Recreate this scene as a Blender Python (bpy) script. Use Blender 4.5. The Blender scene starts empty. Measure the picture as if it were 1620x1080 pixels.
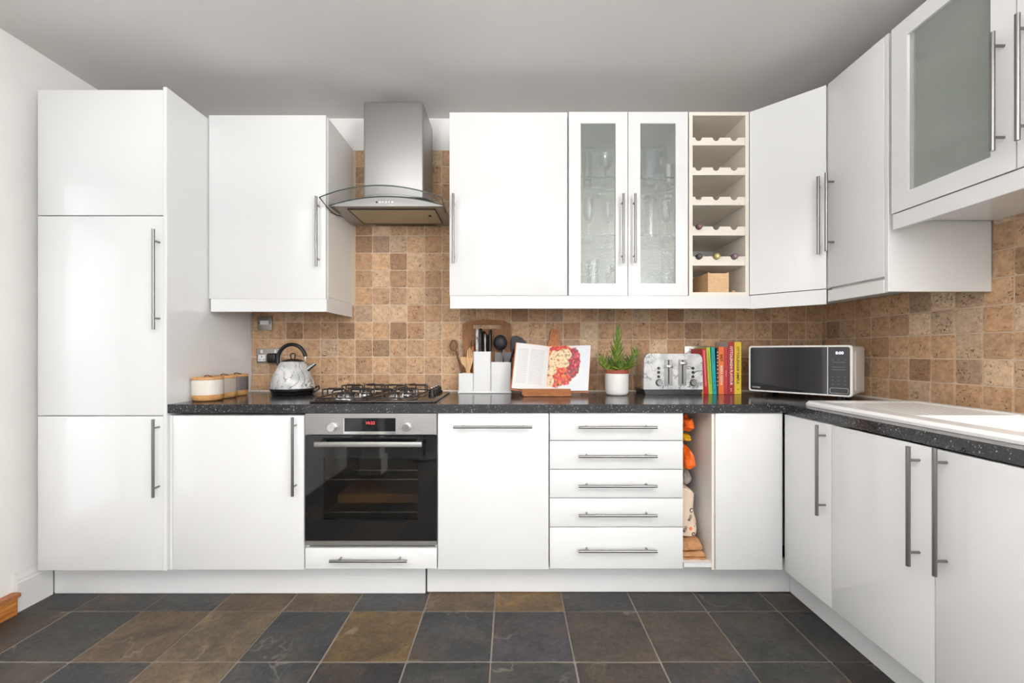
import bpy, bmesh, math, random
from mathutils import Vector, Matrix, noise
R = math.radians
random.seed(7)
scene = bpy.context.scene
COL = scene.collection

# ------------------------------------------------------------------ camera, light, exposure
F = 670.0            # focal length in pixels of the 1620 px wide frame
HC = 1.15            # camera height
cam_d = bpy.data.cameras.new('camera')
cam_d.sensor_fit = 'HORIZONTAL'; cam_d.sensor_width = 36.0
cam_d.lens = F / 1620 * 36.0
cam_d.shift_y = 16.5 / 1620
cam_d.clip_start = 0.02
cam = bpy.data.objects.new('camera', cam_d); COL.objects.link(cam)
cam.location = (0, 0, HC); cam.rotation_euler = (R(90), 0, 0)
scene.camera = cam

world = bpy.data.worlds.new('world'); scene.world = world
world.use_nodes = True
world.node_tree.nodes['Background'].inputs[0].default_value = (0.86, 0.92, 1.0, 1)
world.node_tree.nodes['Background'].inputs[1].default_value = 1.0

def area(name, loc, rot, sx, sy, power, col):
    l = bpy.data.lights.new(name, 'AREA'); l.shape = 'RECTANGLE'; l.size = sx; l.size_y = sy
    l.energy = power; l.color = col
    o = bpy.data.objects.new(name, l); COL.objects.link(o)
    o.location = loc; o.rotation_euler = rot
    return o
# daylight from two unseen windows behind the camera; the last is added side fill
area('window_daylight', (0.72, -3.57, 1.55), (R(90), 0, 0), 2.0, 1.5, 14, (0.94, 0.975, 1.0))
area('window_daylight', (-1.15, -3.57, 1.45), (R(90), 0, 0), 1.1, 1.9, 20, (0.94, 0.975, 1.0))
area('window_daylight', (1.78, -2.05, 1.62), (R(90), 0, R(90)), 2.1, 1.25, 118, (0.94, 0.975, 1.0))  # added side fill, from an unseen window made up to brighten the left wall
# added fill for the right-hand run, through made-up glazing of the left doorway
area('doorway_daylight', (-2.47, 1.35, 1.10), (R(90), 0, R(-90)), 0.66, 1.80, 4.5, (0.97, 0.985, 1.0))
# two added uplighters out of view, standing in for flash bounced off the ceiling
ADDED_LAMPS = ((-0.95, -0.75), (1.10, -0.75))
for (lx_, ly_), lp_ in zip(ADDED_LAMPS, (108, 92)): area('uplighter_lamp', (lx_, ly_, 1.86), (R(180), 0, 0), 0.36, 0.36, lp_, (1.0, 0.995, 0.985))

vs = scene.view_settings
vs.view_transform = 'Standard'; vs.look = 'None'; vs.gamma = 1.0; vs.use_curve_mapping = False
vs.exposure = -0.10
scene.cycles.use_denoising = True

# ------------------------------------------------------------------ measures of the room
YF, YW, YB = 1.914, 2.161, 2.519      # base door fronts, wall door fronts, tiled face of the back wall
XL, XR = -2.2, 1.842                  # left wall, right wall (tiled face)
ZC = 2.542                            # ceiling
WT = 0.914                            # worktop surface
XBF, XWF = 1.226, 1.443               # right run: base door fronts, wall door fronts
def PX(px, Y): return (px - 810.0) * Y / F
def PZ(py, Y): return HC + (556.5 - py) * Y / F

# ------------------------------------------------------------------ materials
def nt(m): return m.node_tree.nodes, m.node_tree.links
def mat(name, col, rough=0.5, metal=0.0, spec=0.5, coat=0.0):
    m = bpy.data.materials.new(name); m.use_nodes = True
    b = m.node_tree.nodes['Principled BSDF']
    b.inputs['Base Color'].default_value = (*col, 1)
    b.inputs['Roughness'].default_value = rough
    b.inputs['Metallic'].default_value = metal
    b.inputs['Specular IOR Level'].default_value = spec
    b.inputs['Coat Weight'].default_value = coat
    m.diffuse_color = (*col, 1)
    return m
def srgb(r, g, b):
    f = lambda c: (c/255/12.92) if c/255 <= 0.04045 else ((c/255+0.055)/1.055)**2.4
    return (f(r), f(g), f(b))
def node(m, kind, **kw):
    n = m.node_tree.nodes.new(kind)
    for k, v in kw.items():
        if k in n.inputs: n.inputs[k].default_value = v
        else: setattr(n, k, v)
    return n
def ramp(m, stops, interp='LINEAR'):
    n = m.node_tree.nodes.new('ShaderNodeValToRGB'); cr = n.color_ramp; cr.interpolation = interp
    while len(cr.elements) < len(stops): cr.elements.new(0.5)
    for e, (p, c) in zip(cr.elements, stops):
        e.position = p; e.color = (*c, 1) if len(c) == 3 else c
    return n
def lk(m, a, b): m.node_tree.links.new(a, b)
def bsdf(m): return m.node_tree.nodes['Principled BSDF']
def bump(m, height, strength=0.2, dist=0.01):
    b = node(m, 'ShaderNodeBump'); b.inputs['Strength'].default_value = strength; b.inputs['Distance'].default_value = dist
    lk(m, height, b.inputs['Height']); lk(m, b.outputs[0], bsdf(m).inputs['Normal']); return b
def tex(m): return node(m, 'ShaderNodeTexCoord')
def objpos(m):
    # object coordinates shifted by the object's own random number, so alike pieces differ
    t = tex(m); oi = node(m, 'ShaderNodeObjectInfo')
    mul = node(m, 'ShaderNodeMath', operation='MULTIPLY'); mul.inputs[1].default_value = 57.0
    lk(m, oi.outputs['Random'], mul.inputs[0])
    a = node(m, 'ShaderNodeVectorMath', operation='ADD')
    lk(m, t.outputs['Object'], a.inputs[0]); lk(m, mul.outputs[0], a.inputs[1])
    return a.outputs[0], oi
def mix(m, fac, a, b, blend='MIX'):
    n = node(m, 'ShaderNodeMix', data_type='RGBA', blend_type=blend)
    for s, v in ((n.inputs[0], fac), (n.inputs[6], a), (n.inputs[7], b)):
        if isinstance(v, (int, float)): s.default_value = v
        elif isinstance(v, tuple): s.default_value = (*v, 1)
        else: lk(m, v, s)
    return n.outputs[2]

M = {}
M['gloss'] = mat('white_gloss_lacquer', (0.81, 0.812, 0.812), 0.12, spec=0.5)
M['carcass'] = mat('white_melamine', (0.84, 0.83, 0.80), 0.35)
M['cream'] = mat('cream_edging', srgb(238, 230, 218), 0.4)
M['plinth'] = mat('white_plinth_board', (0.80, 0.80, 0.80), 0.3)
M['steel'] = mat('brushed_steel', (0.27, 0.265, 0.26), 0.30, 1.0)
M['hoodsteel'] = mat('hood_steel', (0.45, 0.44, 0.435), 0.36, 1.0)
m = M['hoodsteel']; t = tex(m); mp = node(m, 'ShaderNodeMapping'); mp.inputs['Scale'].default_value = (3, 3, 700)
n = node(m, 'ShaderNodeTexNoise', Scale=1.0, Detail=3.0); lk(m, t.outputs['Object'], mp.inputs[0]); lk(m, mp.outputs[0], n.inputs['Vector'])
r = ramp(m, [(0.3, (0.42, 0.42, 0.42)), (0.7, (0.54, 0.54, 0.54))]); lk(m, n.outputs[0], r.inputs[0]); lk(m, r.outputs[0], bsdf(m).inputs['Roughness'])
M['chrome'] = mat('chrome', (0.75, 0.75, 0.75), 0.12, 1.0)
M['darkmetal'] = mat('pewter_metal', (0.09, 0.08, 0.075), 0.3, 1.0)
M['socketmetal'] = mat('satin_socket_plate', (0.40, 0.365, 0.33), 0.32, 1.0)
M['black'] = mat('black_plastic', (0.012, 0.012, 0.013), 0.3)
M['blackmatte'] = mat('black_nylon', (0.018, 0.019, 0.022), 0.5)
M['iron'] = mat('cast_iron_enamel', (0.02, 0.016, 0.015), 0.38)
M['whiteplastic'] = mat('white_plastic', (0.82, 0.82, 0.82), 0.3)
M['ceramic'] = mat('white_ceramic', (0.84, 0.83, 0.81), 0.22)
M['sink'] = mat('white_resin_sink', (0.93, 0.93, 0.92), 0.2)
M['oven_glass'] = mat('black_oven_glass', (0.008, 0.008, 0.009), 0.04, spec=0.6)
M['cavity'] = mat('dark_enamel', (0.05, 0.047, 0.042), 0.4)
M['display'] = mat('black_display', (0.006, 0.007, 0.009), 0.06)
M['red_led'] = mat('red_led', (0.8, 0.03, 0.03), 0.5)
bsdf(M['red_led']).inputs['Emission Color'].default_value = (1, 0.12, 0.12, 1); bsdf(M['red_led']).inputs['Emission Strength'].default_value = 0.8
M['white_led'] = mat('white_led', (0.8, 0.8, 0.9), 0.5)
bsdf(M['white_led']).inputs['Emission Color'].default_value = (0.82, 0.8, 1, 1); bsdf(M['white_led']).inputs['Emission Strength'].default_value = 1.4
M['mark'] = mat('grey_marking', (0.16, 0.16, 0.16), 0.6)
M['whiteink'] = mat('white_ink', (0.85, 0.83, 0.80), 0.6)
M['blackink'] = mat('black_ink', (0.015, 0.013, 0.012), 0.6)
M['paper'] = mat('page_paper', (0.80, 0.78, 0.74), 0.7)
M['silicone'] = mat('white_sealant', (0.74, 0.68, 0.60), 0.5)
M['rubber'] = mat('rubber_foot', (0.03, 0.03, 0.03), 0.6)

# painted walls and ceiling
def paint(name, col, var=0.03, bmp=0.05):
    m = mat(name, col, 0.7, spec=0.25); t = tex(m)
    n = node(m, 'ShaderNodeTexNoise', Scale=2.2, Detail=6.0, Roughness=0.6); lk(m, t.outputs['Object'], n.inputs['Vector'])
    r = ramp(m, [(0.3, tuple(c*(1-var) for c in col)), (0.65, col)]); lk(m, n.outputs[0], r.inputs[0])
    lk(m, r.outputs[0], bsdf(m).inputs['Base Color'])
    n2 = node(m, 'ShaderNodeTexNoise', Scale=60.0, Detail=3.0); lk(m, t.outputs['Object'], n2.inputs['Vector'])
    bump(m, n2.outputs[0], bmp, 0.004)
    return m
M['wall'] = paint('white_wall_paint', (0.90, 0.88, 0.855), 0.06, 0.12)
M['ceiling'] = paint('ceiling_paint', (0.73, 0.705, 0.685), 0.02)
M['skirting'] = paint('skirting_gloss', (0.80, 0.79, 0.775), 0.05)

# travertine tiles
m = M['tile'] = mat('tumbled_travertine', (0.4, 0.26, 0.15), 0.6, spec=0.25)
v, oi = objpos(m)
rc = ramp(m, [(0.0, srgb(172, 137, 106)), (0.2, srgb(192, 156, 122)), (0.4, srgb(178, 146, 117)), (0.58, srgb(200, 165, 130)), (0.74, srgb(150, 117, 90)), (0.82, srgb(188, 165, 140)), (0.90, srgb(186, 150, 116)), (0.96, srgb(218, 194, 164)), (1.0, srgb(160, 134, 112))])
lk(m, oi.outputs['Random'], rc.inputs[0])
n1 = node(m, 'ShaderNodeTexNoise', Scale=38.0, Detail=9.0, Roughness=0.78, Distortion=0.15); lk(m, v, n1.inputs['Vector'])
r1 = ramp(m, [(0.3, (0.64, 0.59, 0.54)), (0.5, (1.10, 1.09, 1.08)), (0.70, (1.46, 1.46, 1.46))]); lk(m, n1.outputs[0], r1.inputs[0])
c1 = mix(m, 1.0, rc.outputs[0], r1.outputs[0], 'MULTIPLY')
n2 = node(m, 'ShaderNodeTexNoise', Scale=95.0, Detail=4.0, Roughness=0.65); lk(m, v, n2.inputs['Vector'])
r2 = ramp(m, [(0.37, (1, 1, 1)), (0.44, (0, 0, 0))]); lk(m, n2.outputs[0], r2.inputs[0])
n3 = node(m, 'ShaderNodeTexNoise', Scale=14.0, Detail=2.0); lk(m, v, n3.inputs['Vector'])
r3 = ramp(m, [(0.45, (0, 0, 0)), (0.62, (0.9, 0.9, 0.9))]); lk(m, n3.outputs[0], r3.inputs[0])
pit = mix(m, 1.0, r2.outputs[0], r3.outputs[0], 'MULTIPLY')
c2 = mix(m, pit, c1, srgb(92, 62, 40)); lk(m, c2, bsdf(m).inputs['Base Color'])
inv = node(m, 'ShaderNodeInvert'); lk(m, pit, inv.inputs['Color'])
bump(m, inv.outputs[0], 0.5, 0.003)
M['grout'] = paint('tile_grout', srgb(216, 192, 166), 0.10, 0.2)

# slate floor tiles, each with its own object colour
m = M['slate'] = mat('riven_slate', (0.1, 0.1, 0.1), 0.5, spec=0.4)
v, oi = objpos(m)
n1 = node(m, 'ShaderNodeTexNoise', Scale=7.0, Detail=9.0, Roughness=0.68, Distortion=0.6); lk(m, v, n1.inputs['Vector'])
r1 = ramp(m, [(0.30, (0.48, 0.48, 0.49)), (0.5, (0.98, 0.97, 0.96)), (0.70, (1.65, 1.58, 1.5))]); lk(m, n1.outputs[0], r1.inputs[0])
c1 = mix(m, 1.0, oi.outputs['Color'], r1.outputs[0], 'MULTIPLY')
n4 = node(m, 'ShaderNodeTexNoise', Scale=3.4, Detail=6.0, Roughness=0.65, Distortion=0.7); lk(m, v, n4.inputs['Vector'])
r4 = ramp(m, [(0.50, (0, 0, 0)), (0.70, (0.6, 0.6, 0.6))]); lk(m, n4.outputs[0], r4.inputs[0])
c1 = mix(m, r4.outputs[0], c1, srgb(92, 75, 57))
n6 = node(m, 'ShaderNodeTexNoise', Scale=46.0, Detail=6.0, Roughness=0.75); lk(m, v, n6.inputs['Vector'])
r6 = ramp(m, [(0.3, (0.60, 0.60, 0.60)), (0.7, (1.42, 1.40, 1.38))]); lk(m, n6.outputs[0], r6.inputs[0]); c1 = mix(m, 1.0, c1, r6.outputs[0], 'MULTIPLY')
n2 = node(m, 'ShaderNodeTexNoise', Scale=2.4, Detail=4.0, Roughness=0.5, Distortion=0.25); lk(m, v, n2.inputs['Vector'])
r2 = ramp(m, [(0.492, (0, 0, 0)), (0.5, (1, 1, 1)), (0.508, (0, 0, 0))]); lk(m, n2.outputs[0], r2.inputs[0])
n5 = node(m, 'ShaderNodeTexNoise', Scale=5.0, Detail=2.0); lk(m, v, n5.inputs['Vector'])
r5 = ramp(m, [(0.52, (0, 0, 0)), (0.68, (0.4, 0.4, 0.4))]); lk(m, n5.outputs[0], r5.inputs[0])
vein = mix(m, 1.0, r2.outputs[0], r5.outputs[0], 'MULTIPLY')
c2 = mix(m, vein, c1, srgb(165, 150, 135)); lk(m, c2, bsdf(m).inputs['Base Color'])
rr = ramp(m, [(0.3, (0.36, 0.36, 0.36)), (0.7, (0.6, 0.6, 0.6))]); lk(m, n1.outputs[0], rr.inputs[0]); lk(m, rr.outputs[0], bsdf(m).inputs['Roughness'])
bump(m, mix(m, 0.25, n1.outputs[0], n6.outputs[0]), 0.9, 0.016)
M['floorgrout'] = paint('floor_grout', srgb(138, 128, 118), 0.25, 0.2)

# worktop laminate
m = M['worktop'] = mat('speckled_laminate', (0.05, 0.05, 0.052), 0.16, spec=0.55)
t = tex(m)
vo = node(m, 'ShaderNodeTexVoronoi', Scale=330.0); lk(m, t.outputs['Object'], vo.inputs['Vector'])
sep = node(m, 'ShaderNodeSeparateColor'); lk(m, vo.outputs['Color'], sep.inputs[0])
rd = ramp(m, [(0.0, (0.018, 0.018, 0.020)), (0.55, (0.030, 0.030, 0.033)), (0.85, (0.052, 0.052, 0.055)), (0.965, (0.16, 0.16, 0.165)), (0.982, (0.42, 0.42, 0.42))], 'CONSTANT'); lk(m, sep.outputs[0], rd.inputs[0])
lk(m, rd.outputs[0], bsdf(m).inputs['Base Color'])
n1 = node(m, 'ShaderNodeTexNoise', Scale=400.0, Detail=2.0); lk(m, t.outputs['Object'], n1.inputs['Vector']); bump(m, n1.outputs[0], 0.03, 0.002)

# marble print of the kettle and the toaster
m = M['marble'] = mat('marble_print', (0.8, 0.8, 0.8), 0.2, coat=0.3)
t = tex(m)
def ridge(scale, dist, w, peak, msk):
    a = node(m, 'ShaderNodeTexNoise', Scale=scale, Detail=4.0, Roughness=0.55, Distortion=dist); lk(m, t.outputs['Object'], a.inputs['Vector'])
    r = ramp(m, [(0.5-w, (0, 0, 0)), (0.5, (peak, peak, peak)), (0.5+w*0.5, (0, 0, 0))]); lk(m, a.outputs[0], r.inputs[0])
    b = node(m, 'ShaderNodeTexNoise', Scale=scale*0.9, Detail=2.0); lk(m, t.outputs['Object'], b.inputs['Vector'])
    q = ramp(m, [(msk, (0, 0, 0)), (msk+0.14, (1, 1, 1))]); lk(m, b.outputs[0], q.inputs[0])
    return mix(m, 1.0, r.outputs[0], q.outputs[0], 'MULTIPLY')
v1 = ridge(7.0, 1.4, 0.030, 1.0, 0.36); v2 = ridge(15.0, 0.8, 0.028, 0.8, 0.46); v3 = ridge(5.0, 0.6, 0.11, 0.38, 0.42)
n3 = node(m, 'ShaderNodeTexNoise', Scale=16.0, Detail=6.0); lk(m, t.outputs['Object'], n3.inputs['Vector'])
r3 = ramp(m, [(0.36, (0.50, 0.51, 0.52)), (0.58, (0.74, 0.74, 0.735))]); lk(m, n3.outputs[0], r3.inputs[0])
c = mix(m, v3, r3.outputs[0], (0.30, 0.31, 0.33)); c = mix(m, v2, c, (0.12, 0.12, 0.13)); c = mix(m, v1, c, (0.05, 0.05, 0.055))
lk(m, c, bsdf(m).inputs['Base Color'])

# timbers
def wood(name, dark, light, scale=(1, 1, 1), rough=0.45, wave=14.0, dist=3.0):
    m = mat(name, light, rough, spec=0.3); t = tex(m); mp = node(m, 'ShaderNodeMapping'); mp.inputs['Scale'].default_value = scale
    lk(m, t.outputs['Object'], mp.inputs[0])
    n = node(m, 'ShaderNodeTexNoise', Scale=wave, Detail=6.0, Roughness=0.6, Distortion=dist); lk(m, mp.outputs[0], n.inputs['Vector'])
    r = ramp(m, [(0.32, dark), (0.66, light)]); lk(m, n.outputs[0], r.inputs[0]); lk(m, r.outputs[0], bsdf(m).inputs['Base Color'])
    return m
M['pine'] = wood('varnished_pine', srgb(160, 92, 40), srgb(210, 142, 72), (1.2, 0.25, 2), 0.4)
M['bamboo'] = wood('bamboo', srgb(196, 140, 84), srgb(222, 172, 114), (1, 1, 4))
M['acacia'] = wood('brown_board_wood', srgb(118, 74, 42), srgb(164, 112, 68), (5, 1, 0.5))
M['olive'] = wood('olive_wood', srgb(128, 60, 26), srgb(216, 142, 84), (9, 1, 1.2))
M['palewood'] = wood('pale_spoon_wood', srgb(196, 150, 104), srgb(224, 184, 138), (4, 4, 0.6))
M['darkwood'] = wood('dark_spoon_wood', srgb(86, 54, 32), srgb(132, 88, 54), (4, 4, 0.6))
M['boxwood'] = wood('box_plywood', srgb(206, 166, 122), srgb(226, 190, 148), (2, 0.5, 6))
M['standwood'] = wood('stand_wood', srgb(150, 92, 54), srgb(182, 122, 78), (0.6, 4, 4))

# glass: see-through with a mirror film by angle; the ribbed panes also blur what stands behind
def glass(name, tint, refl=0.9, base=0.045):
    m = bpy.data.materials.new(name); m.use_nodes = True; N = m.node_tree.nodes; N.clear()
    out = N.new('ShaderNodeOutputMaterial'); tr = node(m, 'ShaderNodeBsdfTransparent'); tr.inputs[0].default_value = (*tint, 1)
    gl = node(m, 'ShaderNodeBsdfGlossy'); gl.inputs[0].default_value = (refl, refl, refl, 1); gl.inputs['Roughness'].default_value = 0.03
    lw = node(m, 'ShaderNodeLayerWeight'); lw.inputs[0].default_value = 0.5
    pw = node(m, 'ShaderNodeMath', operation='POWER'); pw.inputs[1].default_value = 5.0; lk(m, lw.outputs['Facing'], pw.inputs[0])
    fr = node(m, 'ShaderNodeMath', operation='MULTIPLY_ADD'); fr.inputs[1].default_value = 0.92; fr.inputs[2].default_value = base; lk(m, pw.outputs[0], fr.inputs[0])
    mx = node(m, 'ShaderNodeMixShader'); lk(m, fr.outputs[0], mx.inputs[0]); lk(m, tr.outputs[0], mx.inputs[1]); lk(m, gl.outputs[0], mx.inputs[2]); lk(m, mx.outputs[0], out.inputs[0])
    return m
M['glass'] = glass('clear_glass', (0.93, 0.95, 0.94))
M['ware'] = glass('ware_glass', (0.91, 0.93, 0.92), 1.0, 0.16)
M['shelfglass'] = glass('shelf_glass', (0.93, 0.96, 0.94))
M['hoodglass'] = glass('hood_glass', (0.78, 0.80, 0.79))
M['glassedge'] = mat('glass_edge', (0.05, 0.075, 0.068), 0.15)
M['ovenpane'] = glass('smoked_oven_pane', (0.55, 0.53, 0.50), 1.0)
for nm, scat in (('textured', 0.22), ('frosted', 0.36)):  # second copy whitened by extra scatter, standing in for light inside the right cabinet
    m = M[nm] = bpy.data.materials.new(nm+'_glass'); m.use_nodes = True; N = m.node_tree.nodes; N.clear()
    out = N.new('ShaderNodeOutputMaterial'); t = tex(m)
    nz = node(m, 'ShaderNodeTexNoise', Scale=85.0, Detail=2.0); lk(m, t.outputs['Object'], nz.inputs['Vector'])
    bp = node(m, 'ShaderNodeBump'); bp.inputs['Strength'].default_value = 0.22; bp.inputs['Distance'].default_value = 0.01; lk(m, nz.outputs[0], bp.inputs['Height'])
    tr = node(m, 'ShaderNodeBsdfTransparent'); tr.inputs[0].default_value = (0.95, 0.97, 0.95, 1)
    rf = node(m, 'ShaderNodeBsdfRefraction'); rf.inputs[0].default_value = (0.90, 0.94, 0.91, 1); rf.inputs['IOR'].default_value = 1.12; rf.inputs['Roughness'].default_value = 0.06; lk(m, bp.outputs[0], rf.inputs['Normal'])
    gl = node(m, 'ShaderNodeBsdfGlossy'); gl.inputs['Roughness'].default_value = 0.12; lk(m, bp.outputs[0], gl.inputs['Normal'])
    df = node(m, 'ShaderNodeBsdfDiffuse'); df.inputs[0].default_value = (0.74, 0.77, 0.74, 1); tl = node(m, 'ShaderNodeBsdfTranslucent'); tl.inputs[0].default_value = (0.80, 0.84, 0.80, 1)
    m0 = node(m, 'ShaderNodeMixShader'); m0.inputs[0].default_value = 0.5; lk(m, df.outputs[0], m0.inputs[1]); lk(m, tl.outputs[0], m0.inputs[2])
    m1 = node(m, 'ShaderNodeMixShader'); m1.inputs[0].default_value = 0.25; lk(m, tr.outputs[0], m1.inputs[1]); lk(m, rf.outputs[0], m1.inputs[2])
    m3 = node(m, 'ShaderNodeMixShader'); m3.inputs[0].default_value = scat; lk(m, m1.outputs[0], m3.inputs[1]); lk(m, m0.outputs[0], m3.inputs[2])
    m2 = node(m, 'ShaderNodeMixShader'); m2.inputs[0].default_value = 0.06; lk(m, m3.outputs[0], m2.inputs[1]); lk(m, gl.outputs[0], m2.inputs[2]); lk(m, m2.outputs[0], out.inputs[0])

# ------------------------------------------------------------------ mesh helpers
class MB:
    def __init__(s): s.bm = bmesh.new(); s.uv = None
    def _mi(s, faces, mi):
        for f in faces: f.material_index = mi
    def faces(s, vs, fs, mi=0):
        bv = [s.bm.verts.new(v) for v in vs]
        out = []
        for f in fs:
            try: out.append(s.bm.faces.new([bv[i] for i in f]))
            except ValueError: pass
        s._mi(out, mi); return bv
    def box(s, x0, x1, y0, y1, z0, z1, bev=0.0, seg=2, mi=0):
        if x1 < x0: x0, x1 = x1, x0
        if y1 < y0: y0, y1 = y1, y0
        if z1 < z0: z0, z1 = z1, z0
        vs = [(x, y, z) for x in (x0, x1) for y in (y0, y1) for z in (z0, z1)]
        fs = [(0, 1, 3, 2), (4, 6, 7, 5), (0, 4, 5, 1), (2, 3, 7, 6), (0, 2, 6, 4), (1, 5, 7, 3)]
        bv = s.faces(vs, fs, mi)
        if bev:
            es = {e for v in bv for e in v.link_edges}
            r = bmesh.ops.bevel(s.bm, geom=list(es), offset=bev, segments=seg, profile=0.5, affect='EDGES', clamp_overlap=True)
            s._mi(r['faces'], mi)
        return s
    def ring(s, c, u, v, r, n): return [c + u*(r*math.cos(2*math.pi*i/n)) + v*(r*math.sin(2*math.pi*i/n)) for i in range(n)]
    def loft(s, rings, mi=0, cap=True, closed=False):
        n = len(rings[0]); vs = [p for rg in rings for p in rg]; fs = []
        m_ = len(rings)
        for k in range(m_ - (0 if closed else 1)):
            a, b = k*n, ((k+1) % m_)*n
            for i in range(n): fs.append((a+i, a+(i+1) % n, b+(i+1) % n, b+i))
        if cap and not closed:
            fs.append(tuple(range(n-1, -1, -1))); fs.append(tuple((m_-1)*n+i for i in range(n)))
        s.faces(vs, fs, mi); return s
    def cyl(s, p0, p1, r0, r1=None, n=16, mi=0):
        p0, p1 = Vector(p0), Vector(p1); r1 = r0 if r1 is None else r1
        d = (p1-p0).normalized(); u = d.orthogonal().normalized(); v = d.cross(u)
        return s.loft([s.ring(p0, u, v, r0, n), s.ring(p1, u, v, r1, n)], mi)
    def tube(s, pts, r, n=8, mi=0, closed=False, flat=1.0):
        pts = [Vector(p) for p in pts]; m_ = len(pts); rings = []; u = None
        rs = r if isinstance(r, (list, tuple)) else [r]*m_
        for i, p in enumerate(pts):
            a = pts[(i-1) % m_] if (closed or i) else p; b = pts[(i+1) % m_] if (closed or i < m_-1) else p
            d = (b-a).normalized()
            if u is None: u = d.orthogonal().normalized()
            u = (u - d*u.dot(d)).normalized(); v = d.cross(u)
            rings.append([p + u*(rs[i]*math.cos(2*math.pi*k/n)) + v*(rs[i]*flat*math.sin(2*math.pi*k/n)) for k in range(n)])
        return s.loft(rings, mi, True, closed)
    def lathe(s, prof, c=(0, 0, 0), n=28, mi=0, cap=True):
        c = Vector(c); X, Y = Vector((1, 0, 0)), Vector((0, 1, 0))
        return s.loft([s.ring(c + Vector((0, 0, z)), X, Y, max(r, 1e-5), n) for r, z in prof], mi, cap)
    def prism(s, poly, f, mi=0, caps=True):
        # poly: list of 2-D points, f(p, k) -> 3-D point for the two ends k = 0, 1
        n = len(poly); vs = [f(p, 0) for p in poly] + [f(p, 1) for p in poly]
        fs = [(i, (i+1) % n, n+(i+1) % n, n+i) for i in range(n)]
        if caps: fs += [tuple(range(n-1, -1, -1)), tuple(range(n, 2*n))]
        s.faces(vs, fs, mi); return s
    def frame(s, outer, inner, f, mi=0):
        n = len(outer); vs = [f(p, k) for k in (0, 1) for p in list(outer)+list(inner)]; fs = []
        for i in range(n):
            j = (i+1) % n; o0, o1, i0, i1 = i, j, n+i, n+j; b = 2*n
            fs += [(o0, o1, i1, i0), (b+o0, b+i0, b+i1, b+o1), (o0, b+o0, b+o1, o1), (i0, i1, b+i1, b+i0)]
        s.faces(vs, fs, mi); return s
    def ell(s, c, rx, ry, rz, nu=16, nv=10, mi=0):
        c = Vector(c); rings = []
        for k in range(nv+1):
            a = math.pi*k/nv; rr = max(math.sin(a), 1e-4)
            rings.append([c + Vector((rx*rr*math.cos(2*math.pi*i/nu), ry*rr*math.sin(2*math.pi*i/nu), -rz*math.cos(a))) for i in range(nu)])
        return s.loft(rings, mi)
    def xf(s, Mx, verts=None):
        bmesh.ops.transform(s.bm, matrix=Mx, verts=verts or list(s.bm.verts)); return s
    def mesh(s, name, off=None, smooth=False, ang=35):
        bmesh.ops.recalc_face_normals(s.bm, faces=list(s.bm.faces))
        if off is not None: bmesh.ops.translate(s.bm, verts=list(s.bm.verts), vec=-Vector(off))
        me = bpy.data.meshes.new(name); s.bm.to_mesh(me); s.bm.free()
        if smooth:
            me.shade_smooth(); me.set_sharp_from_angle(angle=R(ang))
        return me

def root_of(o):
    while o.parent: o = o.parent
    return o
def obj(name, me, mats, parent=None):
    o = bpy.data.objects.new(name, me); COL.objects.link(o)
    for mm in (mats if isinstance(mats, (list, tuple)) else [mats]):
        if len(me.materials) < (len(mats) if isinstance(mats, (list, tuple)) else 1): me.materials.append(mm)
    if parent: o.parent = parent
    return o
def part(name, mb, mats, parent, local=False, smooth=True, label=None, ang=35):
    """one mesh under a thing; coordinates are the room's unless local"""
    off = None if local else root_of(parent).location
    o = obj(name, mb.mesh(name, off, smooth, ang), mats, parent)
    if label: o['label'] = label
    return o
def thing(name, label, cat, loc=(0, 0, 0), rotz=0.0, group=None):
    o = bpy.data.objects.new(name, None); COL.objects.link(o); o.empty_display_size = 0.05
    o.location = loc; o.rotation_euler = (0, 0, rotz); o['label'] = label; o['category'] = cat
    if group: o['group'] = group
    return o
def single(name, mb, mats, label, cat, group=None, smooth=True, base=None, ang=35):
    """a thing that is one mesh, its origin at its base"""
    if base is None:
        vs = [v.co for v in mb.bm.verts]; lo = [min(v[i] for v in vs) for i in range(3)]; hi = [max(v[i] for v in vs) for i in range(3)]
        base = ((lo[0]+hi[0])/2, (lo[1]+hi[1])/2, lo[2])
    o = obj(name, mb.mesh(name, base, smooth, ang), mats); o.location = base
    o['label'] = label; o['category'] = cat
    if group: o['group'] = group
    return o
def struct(name, mb, mats, parent=None):
    o = obj(name, mb.mesh(name, None, False), mats, parent)
    o['kind'] = 'structure'; return o
def text(name, s, size, o, d, u, mt, parent, local=False, fit=None, bold=0.0, align='CENTER'):
    """lettering as flat mesh print: o middle point, d reading direction, u up direction"""
    cu = bpy.data.curves.new('t', 'FONT'); cu.body = s; cu.size = size; cu.align_x = align; cu.align_y = 'CENTER'; cu.offset = bold; cu.resolution_u = 3
    to = bpy.data.objects.new('t', cu); COL.objects.link(to)
    me = bpy.data.meshes.new_from_object(to.evaluated_get(bpy.context.evaluated_depsgraph_get()))
    bpy.data.objects.remove(to); bpy.data.curves.remove(cu)
    d, u = Vector(d).normalized(), Vector(u).normalized(); nn = d.cross(u)
    xs = [v.co.x for v in me.vertices] or [0, 1]; w = max(xs)-min(xs); k = fit/w if fit and w else 1.0
    off = Vector((0, 0, 0)) if local else Vector(root_of(parent).location)
    for v in me.vertices: v.co = Vector(o) - off + d*(v.co.x*k) + u*v.co.y + nn*0.0
    ob = obj(name, me, mt, parent); return ob

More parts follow.
